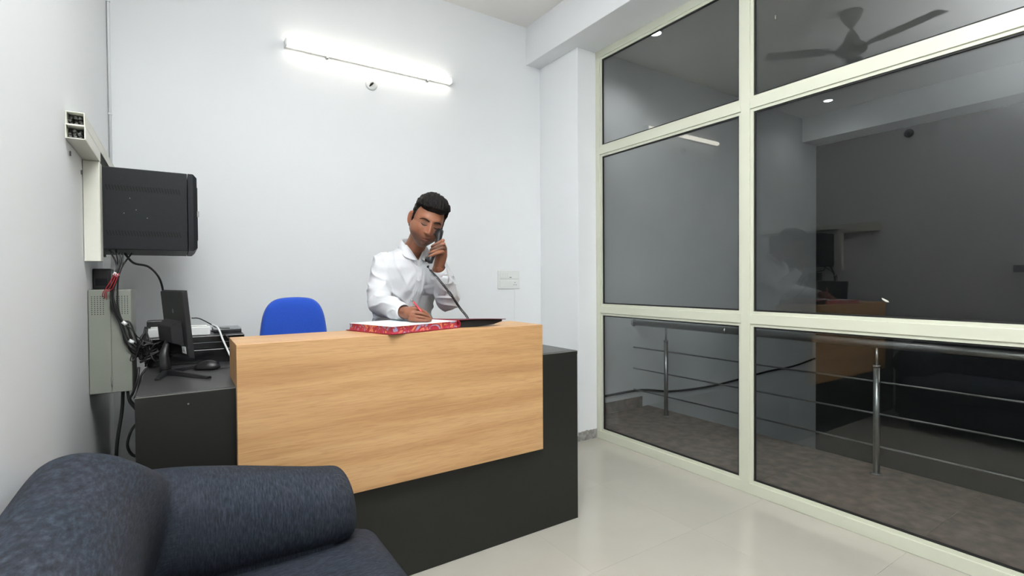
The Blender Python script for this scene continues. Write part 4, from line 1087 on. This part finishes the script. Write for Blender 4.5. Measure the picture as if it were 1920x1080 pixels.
# hand holding the receiver
tube(bm, [(1.068, 2.300, 1.295), (1.074, 2.280, 1.335), (1.078, 2.266, 1.375), (1.078, 2.258, 1.412), (1.076, 2.254, 1.430)], [0.0235, 0.027, 0.029, 0.025, 0.016], 18, 4, True)
for i_, (z, x0) in enumerate(((1.446, 1.070), (1.428, 1.074), (1.409, 1.073), (1.390, 1.068))):
    f_ = (z - 0.012 - H0.z) / (H1.z - H0.z); hc = H0.lerp(H1, f_)
    a_ = V((x0, 2.245, z - 0.006)); b_ = V((x0 - 0.006, 2.216, z)); c_ = V((hc.x + 0.008, hc.y - 0.0245, z - 0.009)); d_ = V((hc.x - 0.017, hc.y - 0.012, z - 0.023)); e_ = V((hc.x - 0.020, hc.y + 0.004, z - 0.029))
    tube(bm, [a_ + V((0, 0.014, -0.008)), a_, b_, c_, d_, e_], [0.0095, 0.0092, 0.0086, 0.0082, 0.0076, 0.0068], 12, 4, True)
tube(bm, [(1.088, 2.275, 1.362), (1.078, 2.290, 1.395), (1.068, 2.292, 1.425), (1.062, 2.288, 1.45)], [0.015, 0.0125, 0.0105, 0.0085], 12, 4, True)
body = obj('body', bm, M['skin'], mp_, smooth=True)
rmod = body.modifiers.new('merge', 'REMESH'); rmod.mode = 'VOXEL'; rmod.voxel_size = 0.0020; rmod.use_smooth_shade = True
smd = body.modifiers.new('soft', 'SMOOTH'); smd.factor = 0.5; smd.iterations = 2
dg = bpy.context.evaluated_depsgraph_get()
ev = body.evaluated_get(dg); me = bpy.data.meshes.new_from_object(ev)
body.modifiers.clear(); body.data = me
for p in me.polygons: p.use_smooth = True
base_c = srgb(148, 99, 75); lip_c = srgb(112, 64, 56); beard_c = srgb(84, 59, 48); red_c = srgb(154, 99, 77); hand_c = srgb(137, 90, 68); eye_shade_c = srgb(80, 52, 41); palm_c = srgb(190, 136, 110)
ca = me.color_attributes.new('tone', 'FLOAT_COLOR', 'POINT')
buf = []
for v in me.vertices:
    c = V(hand_c[:3])
    if v.co.z > 1.40 and v.co.y < 2.56:
        q = HI @ v.co
        if abs(q.x) < 0.1 and q.z > -0.16:
            c = V(base_c[:3])
            fr = ss(0.01, -0.04, q.y)
            b_ = ss(-0.038, -0.060, q.z) * fr * (1 - 0.7 * g(q.z, -0.064, 0.009) * g(q.x, 0, 0.022)) * 0.55
            b_ = max(b_, 0.45 * g(q.z, -0.050, 0.006) * g(q.x, 0, 0.024) * fr)
            c = c.lerp(V(beard_c[:3]), min(1, b_ * 1.5))
            if abs(q.x) > 0.076: c = c.lerp(V(srgb(126, 66, 56)[:3]), 0.7 * g(q.y, 0.012, 0.010) * g(q.z, 0.0, 0.018))  # shade of the ear hollow painted as a darker red tone
            c = c.lerp(V(eye_shade_c[:3]), 0.8 * g(q.z, 0.002, 0.014) * g(abs(q.x), 0.030, 0.016) * fr)  # eye socket shade painted into the skin tone
            c = c.lerp(V(red_c[:3]), 0.5 * g(q.z, -0.025, 0.02) * g(q.x, 0, 0.04) * fr)
            if q.y < -0.06: c = c.lerp(V(lip_c[:3]), 0.85 * max(g(q.z, -0.0590, 0.0042), g(q.z, -0.0700, 0.0050)) * ss(0.026, 0.018, abs(q.x)))
    buf += [c.x, c.y, c.z, 1]
ca.data.foreach_set('color', buf)

# eyebrows, lashes, mouth line: fine strips set on the face
def face_pt(x, z, off=0.0):
    """point on the front of the face at local x,z"""
    lo, hi = -pi, pi; best = None
    zz = z; d = V((x / RX, -1, z / RZ))
    for _ in range(14):
        dd = d.normalized(); p = head_point(dd); d.x += (x - p.x) / RX * 0.8; d.z += (z - p.z) / RZ * 0.8
    p = head_point(d.normalized()); return HM @ (p + V((0, -off, 0)))
for s in (-1, 1):
    bm = bmesh.new(); tube(bm, [face_pt(s * x, z, 0.0004) for x, z in ((0.011, 0.0175), (0.021, 0.0215), (0.033, 0.0235), (0.045, 0.0215), (0.055, 0.0145))], [0.0024, 0.0035, 0.0034, 0.0025, 0.0010], 6, 4); obj('eyebrow', bm, M['hair'], mp_, smooth=True)
    bm = bmesh.new(); tube(bm, [face_pt(s * x, z, 0.0006) for x, z in ((0.0165, 0.001), (0.023, -0.0025), (0.031, -0.0040), (0.039, -0.002), (0.0465, 0.002))], [0.0008, 0.0019, 0.0024, 0.0021, 0.0008], 6, 4); obj('eyelash', bm, M['hair'], mp_, smooth=True)
bm = bmesh.new(); tube(bm, [face_pt(x, z, 0.0006) for x, z in ((-0.023, -0.0650), (-0.012, -0.0640), (0, -0.0648), (0.012, -0.0640), (0.023, -0.0650))], [0.0005, 0.0012, 0.0014, 0.0012, 0.0005], 6, 4); obj('mouth_line', bm, M['lipline'], mp_, smooth=True)  # dark strip painting the shade between the lips

for s in (-1, 1):
    bm = bmesh.new(); tube(bm, [face_pt(s * 0.0045, -0.0425, 0.0002), face_pt(s * 0.0095, -0.0415, 0.0002)], [0.0018, 0.0014], 8); obj('nostril', bm, M['lipline'], mp_, smooth=True)  # dark tubes painting the shade inside the nose openings
# hair
def hair_fn(d):
    p = head_point(d, False)
    fy = -p.y / RY
    ax = abs(p.x)
    if fy > 0.25: line = 0.066 + 0.008 * (1 - ax / 0.06) + (0.25 - fy) * 0.02
    elif fy > -0.02: line = 0.066 * ss(-0.02, 0.25, fy) + 0.000
    elif fy > -0.42: line = 0.040 * ss(0.0, 0.5, 0) + 0.024 * ss(0, 1, 1 - abs(fy + 0.2) / 0.22) - 0.0
    else: line = -0.065
    if -0.02 <= fy <= 0.16: line = -0.012 + 0.08 * ss(0.06, 0.20, fy)
    m_ = ss(line - 0.003, line + 0.007, p.z)
    top = ss(0.02, 0.10, p.z)
    t = 0.007 + 0.020 * top + 0.012 * top * ss(0.1, 0.7, fy) + 0.010 * ss(0.02, 0.07, p.x) * ss(0.03, 0.08, p.z) + 0.006 * ss(0, -0.8, fy)
    st = noise.noise(V((d.x * 14 + d.z * 3, d.y * 3.0, d.z * 5))) * 0.0045 + noise.noise(V((d.x * 40, d.y * 8, d.z * 14))) * 0.0018
    n_ = V((d.x / RX, d.y / RY, d.z / RZ)).normalized()
    off = -0.006 + (t + st + 0.006) * m_
    if fy > 0.3 and m_ > 0.2: off += 0.004 * top
    return HM @ (p + n_ * off)
bm = bmesh.new(); sphere_mesh(bm, 200, 150, hair_fn)
kill = [v for v in bm.verts if (HI @ v.co).z < -0.085]
bmesh.ops.delete(bm, geom=kill, context='VERTS')
obj('hair', bm, M['hair'], mp_, smooth=True)

# shirt: torso and sleeves fused into one cloth
bm = bmesh.new()
shirt = [(0.80, 1.02, 2.665, 0.180, 0.125), (0.90, 1.02, 2.66, 0.172, 0.120), (1.00, 1.02, 2.65, 0.160, 0.118), (1.08, 1.02, 2.635, 0.160, 0.120), (1.17, 1.02, 2.605, 0.168, 0.126), (1.26, 1.02, 2.578, 0.176, 0.126), (1.32, 1.02, 2.562, 0.178, 0.118), (1.365, 1.02, 2.552, 0.160, 0.102), (1.40, 1.028, 2.542, 0.118, 0.084), (1.425, 1.034, 2.532, 0.076, 0.070), (1.445, 1.037, 2.522, 0.062, 0.064)]
rings(bm, ell_rings(shirt, 48))
tube(bm, RA[:4] + [(0.862, 2.235, 1.110)], [0.060, 0.058, 0.060, 0.055, 0.037], 24, 7)
tube(bm, LA[:4] + [(1.080, 2.297, 1.298)], [0.062, 0.058, 0.060, 0.052, 0.037], 24, 7)
ball(bm, V(RA[2]) + V((0, -0.005, 0.0)), 0.064, 20); ball(bm, V(LA[2]) + V((0.006, 0.0, -0.002)), 0.056, 20)
ball(bm, V(RA[0]), 0.062, 20, (1.0, 1, 0.85)); ball(bm, V(LA[0]), 0.062, 20, (1.0, 1, 0.85))
sh = obj('shirt', bm, M['shirt'], mp_, smooth=True)
rmod = sh.modifiers.new('merge', 'REMESH'); rmod.mode = 'VOXEL'; rmod.voxel_size = 0.0045; rmod.use_smooth_shade = True
smd = sh.modifiers.new('soft', 'SMOOTH'); smd.factor = 0.5; smd.iterations = 5
dg = bpy.context.evaluated_depsgraph_get(); me = bpy.data.meshes.new_from_object(sh.evaluated_get(dg)); sh.modifiers.clear(); sh.data = me

def seg_fold(p, a, b, width, depth, sharp=1.0):
    """a crease along segment a-b"""
    a, b = V(a), V(b); ab = b - a; t = max(0, min(1, (p - a).dot(ab) / ab.length_squared)); dd = (p - (a + ab * t)).length
    f = sin(pi * min(1, max(0, t * 0.9 + 0.05)))
    return depth * f * (exp(-(dd / width) ** 2) * 1.0 - 0.6 * exp(-((dd - 1.8 * width) / width) ** 2))
folds = [((0.925, 2.44, 1.36), (0.900, 2.44, 1.16), 0.010, -0.007),
         ((1.03, 2.43, 1.29), (0.925, 2.47, 1.12), 0.011, -0.008), ((1.06, 2.45, 1.22), (0.97, 2.50, 1.06), 0.010, -0.006),
         ((1.06, 2.43, 1.32), (1.03, 2.50, 1.08), 0.009, -0.005), ((1.12, 2.44, 1.30), (1.10, 2.50, 1.06), 0.009, -0.005)]
def ridged(v): return (1 - min(1, abs(noise.noise(v)) * 1.6)) ** 3
me.calc_loop_triangles()
nrmv = [v.normal.copy() for v in me.vertices]
for v, nv in zip(me.vertices, nrmv):
    p = v.co.copy(); o_ = 0
    for a, b_, wd, dp in folds:
        if abs(p.z - (a[2] + b_[2]) / 2) < 0.18: o_ += seg_fold(p, a, b_, wd, dp * 1.5)
    slv = ss(0.885, 0.86, p.x) + ss(1.135, 1.16, p.x) + ss(2.40, 2.36, p.y); slv = min(1, slv)
    warp = V((noise.noise(p * 6), noise.noise(p * 6 + V((5, 0, 0))), noise.noise(p * 6 + V((0, 9, 0))))) * 0.03
    q = p + warp
    tor = ridged(V((q.x * 15 + q.z * 8, q.y * 8, q.z * 5)))
    slr = ridged(V((q.x * 7 + 3, q.y * 9, q.z * 24 + q.x * 8)))
    o_ += 0.0075 * (tor * (1 - slv) + slr * slv * 1.15) - 0.003 + 0.004 * noise.noise(p * 11)
    if p.z > 1.385: o_ = min(o_, 0.001)
    v.co = p + nv * o_
for p in me.polygons: p.use_smooth = True

bm = bmesh.new(); bm.from_mesh(me)
for sg in (-1, 1):
    fs = [f for f in bm.faces if f.calc_center_median().z > 1.33 and f.calc_center_median().y < 2.54]
    geo = list({v for f in fs for v in f.verts}) + list({e for f in fs for e in f.edges}) + fs
    bmesh.ops.bisect_plane(bm, geom=geo, plane_co=(1.035, 2.45, 1.357), plane_no=V((sg * 1.0, 0, -0.62)).normalized(), dist=1e-6)
fs = [f for f in bm.faces if (lambda c: (c.z > 1.357 and c.y < 2.53 and abs(c.x - 1.035) < (c.z - 1.357) * 0.62) or c.z > 1.438)(f.calc_center_median())]
bmesh.ops.delete(bm, geom=fs, context='FACES')
bm.to_mesh(me); bm.free(); me.update()
def on_shirt(x, z, off=0.0015):
    """front surface of the shirt at x,z"""
    ok, loc, nrm_, _ = sh.ray_cast(sh.matrix_world.inverted() @ V((x, 1.9, z)), V((0, 1, 0)))
    return (sh.matrix_world @ loc + V((0, -off, 0))) if ok else V((x, 2.42, z))
bpy.context.view_layer.update()
# placket with buttons
bm = bmesh.new(); rs = []; cl = []
for k in range(17):
    z = 1.356 - k * 0.02; x = 1.034 + 0.004 * sin(k * 0.6)
    cl.append(min((on_shirt(x - 0.012, z, 0.002), on_shirt(x, z, 0.002), on_shirt(x + 0.012, z, 0.002)), key=lambda v: v.y) * 1.0)
for k in range(17):
    y = sum(cl[min(16, max(0, k + d))].y for d in (-1, 0, 1)) / 3; c = V((1.034 + 0.004 * sin(k * 0.6), min(y, cl[k].y) + 0.0005, cl[k].z))
    rs.append([c + V((-0.014, 0.002, 0)), c + V((0.014, 0.002, 0)), c + V((0.014, 0.006, 0)), c + V((-0.014, 0.006, 0))])
rings(bm, rs); obj('placket', bm, M['shirt'], sh, smooth=False)
for k in range(4):
    z = 1.335 - k * 0.082; c = on_shirt(1.034, z, 0.0022); bm = bmesh.new(); cyl(bm, c, c + V((0, -0.0018, 0)), 0.0052, 12); obj('button', bm, M['button'], sh)
# breast pocket on his left
bm = bmesh.new(); P_ = [[on_shirt(1.068 + 0.0095 * i, 1.275 - 0.0165 * j, 0.0006) for i in range(7)] for j in range(7)]
vs = [[bm.verts.new(p) for p in r] for r in P_]
for j in range(6):
    for i in range(6): bm.faces.new((vs[j][i], vs[j][i + 1], vs[j + 1][i + 1], vs[j + 1][i]))
o = obj('pocket', bm, M['shirt'], sh, smooth=True); q = o.modifiers.new('t', 'SOLIDIFY'); q.thickness = 0.0014; q.offset = 0
# collar: stand and two points
def strip(name, rows, th=0.003, par=None):
    bm = bmesh.new(); vs = [[bm.verts.new(V(p)) for p in r] for r in rows]
    for a, b_ in zip(vs, vs[1:]):
        for i in range(len(a) - 1): bm.faces.new((a[i], a[i + 1], b_[i + 1], b_[i]))
    o = obj(name, bm, M['shirt'], par or sh, smooth=True); q = o.modifiers.new('sub', 'SUBSURF'); q.levels = 1; q.render_levels = 2
    q = o.modifiers.new('t', 'SOLIDIFY'); q.thickness = th; q.offset = 0; return o
nk = [(0.0, 2.582, 1.480), (0.028, 2.578, 1.478), (0.050, 2.556, 1.471), (0.058, 2.520, 1.458), (0.052, 2.483, 1.434), (0.036, 2.459, 1.398), (0.010, 2.444, 1.360)]
lf = [(0.0, 2.600, 1.442), (0.038, 2.592, 1.445), (0.068, 2.562, 1.436), (0.080, 2.515, 1.418), (0.088, 2.470, 1.380), (0.066, 2.446, 1.362), (0.014, 2.436, 1.352)]
lf[4] = (0.082, 2.466, 1.382); lf[5] = (0.070, 2.442, 1.368)
def both(pts, dx=0, dy=0, dz=0):
    L_ = [(1.036 - x - dx * (1 if x > 0 else 0), y + dy, z + dz) for x, y, z in pts[::-1]]; R_ = [(1.036 + x + dx * (1 if x > 0 else 0), y + dy, z + dz) for x, y, z in pts[1:]]
    return L_ + R_
strip('collar_stand', [both([(x * 0.97, y, z - 0.034) for x, y, z in nk]), both([(x * 0.97, y, z - 0.016) for x, y, z in nk]), both([(x, y, z) for x, y, z in nk])])
mid = [((a[0] + b[0]) / 2 + 0.004, (a[1] + b[1]) / 2 - 0.002, (a[2] + b[2]) / 2 + 0.006) for a, b in zip(nk, lf)]; mid[0] = (0.0, mid[0][1], mid[0][2])
strip('collar_leaf', [both(nk), both(mid), both(lf)], 0.0035)
# cuffs
for nm, W, D_ in (('cuff', V((0.8625, 2.222, 1.1105)), V((0.862, 2.235, 1.110)) - V(RA[3])), ('cuff', V((1.076, 2.290, 1.307)), V((1.080, 2.297, 1.298)) - V(LA[3]))):
    D_ = D_.normalized(); bm = bmesh.new()
    u, v_ = frame_of(D_); rs = []
    for t_, r in ((-0.048, 0.0415), (-0.03, 0.0405), (-0.010, 0.0375), (0.008, 0.035), (0.008, 0.032), (-0.01, 0.033), (-0.045, 0.036)):
        rs.append([W + D_ * t_ + (u * cos(a) + v_ * sin(a)) * r for a in [2 * pi * k / 24 for k in range(24)]])
    rings(bm, rs, False); obj(nm, bm, M['shirt'], sh, smooth=True)

# trousers and shoes
bm = bmesh.new(); rings(bm, ell_rings([(0.80, 1.02, 2.665, 0.155, 0.112), (0.88, 1.02, 2.665, 0.158, 0.112), (0.97, 1.02, 2.658, 0.156, 0.110)], 30))
for s in (-1, 1): tube(bm, [(1.02 + s * 0.075, 2.665, 0.88), (1.02 + s * 0.085, 2.655, 0.50), (1.02 + s * 0.09, 2.68, 0.07)], [0.094, 0.072, 0.056], 20, 5)
tr_ = obj('trousers', bm, M['trouser'], mp_, smooth=True)
rmod = tr_.modifiers.new('merge', 'REMESH'); rmod.mode = 'VOXEL'; rmod.voxel_size = 0.009; rmod.use_smooth_shade = True
for s in (-1, 1):
    bm = bmesh.new(); ball(bm, V((1.02 + s * 0.095, 2.62, 0.045)), 1, 20, (0.046, 0.135, 0.050))
    for v in bm.verts:
        if v.co.z < 0.02: v.co.z = 0.0125
        if v.co.y < 2.58: v.co.z = 0.0125 + (v.co.z - 0.0125) * 0.7
    sho = obj('shoe', bm, M['shoe'], mp_, smooth=True)
    bm = bmesh.new(); ball(bm, V((1.02 + s * 0.095, 2.62, 0.0065)), 1, 20, (0.047, 0.136, 0.006)); obj('sole', bm, M['black'], sho, smooth=True)
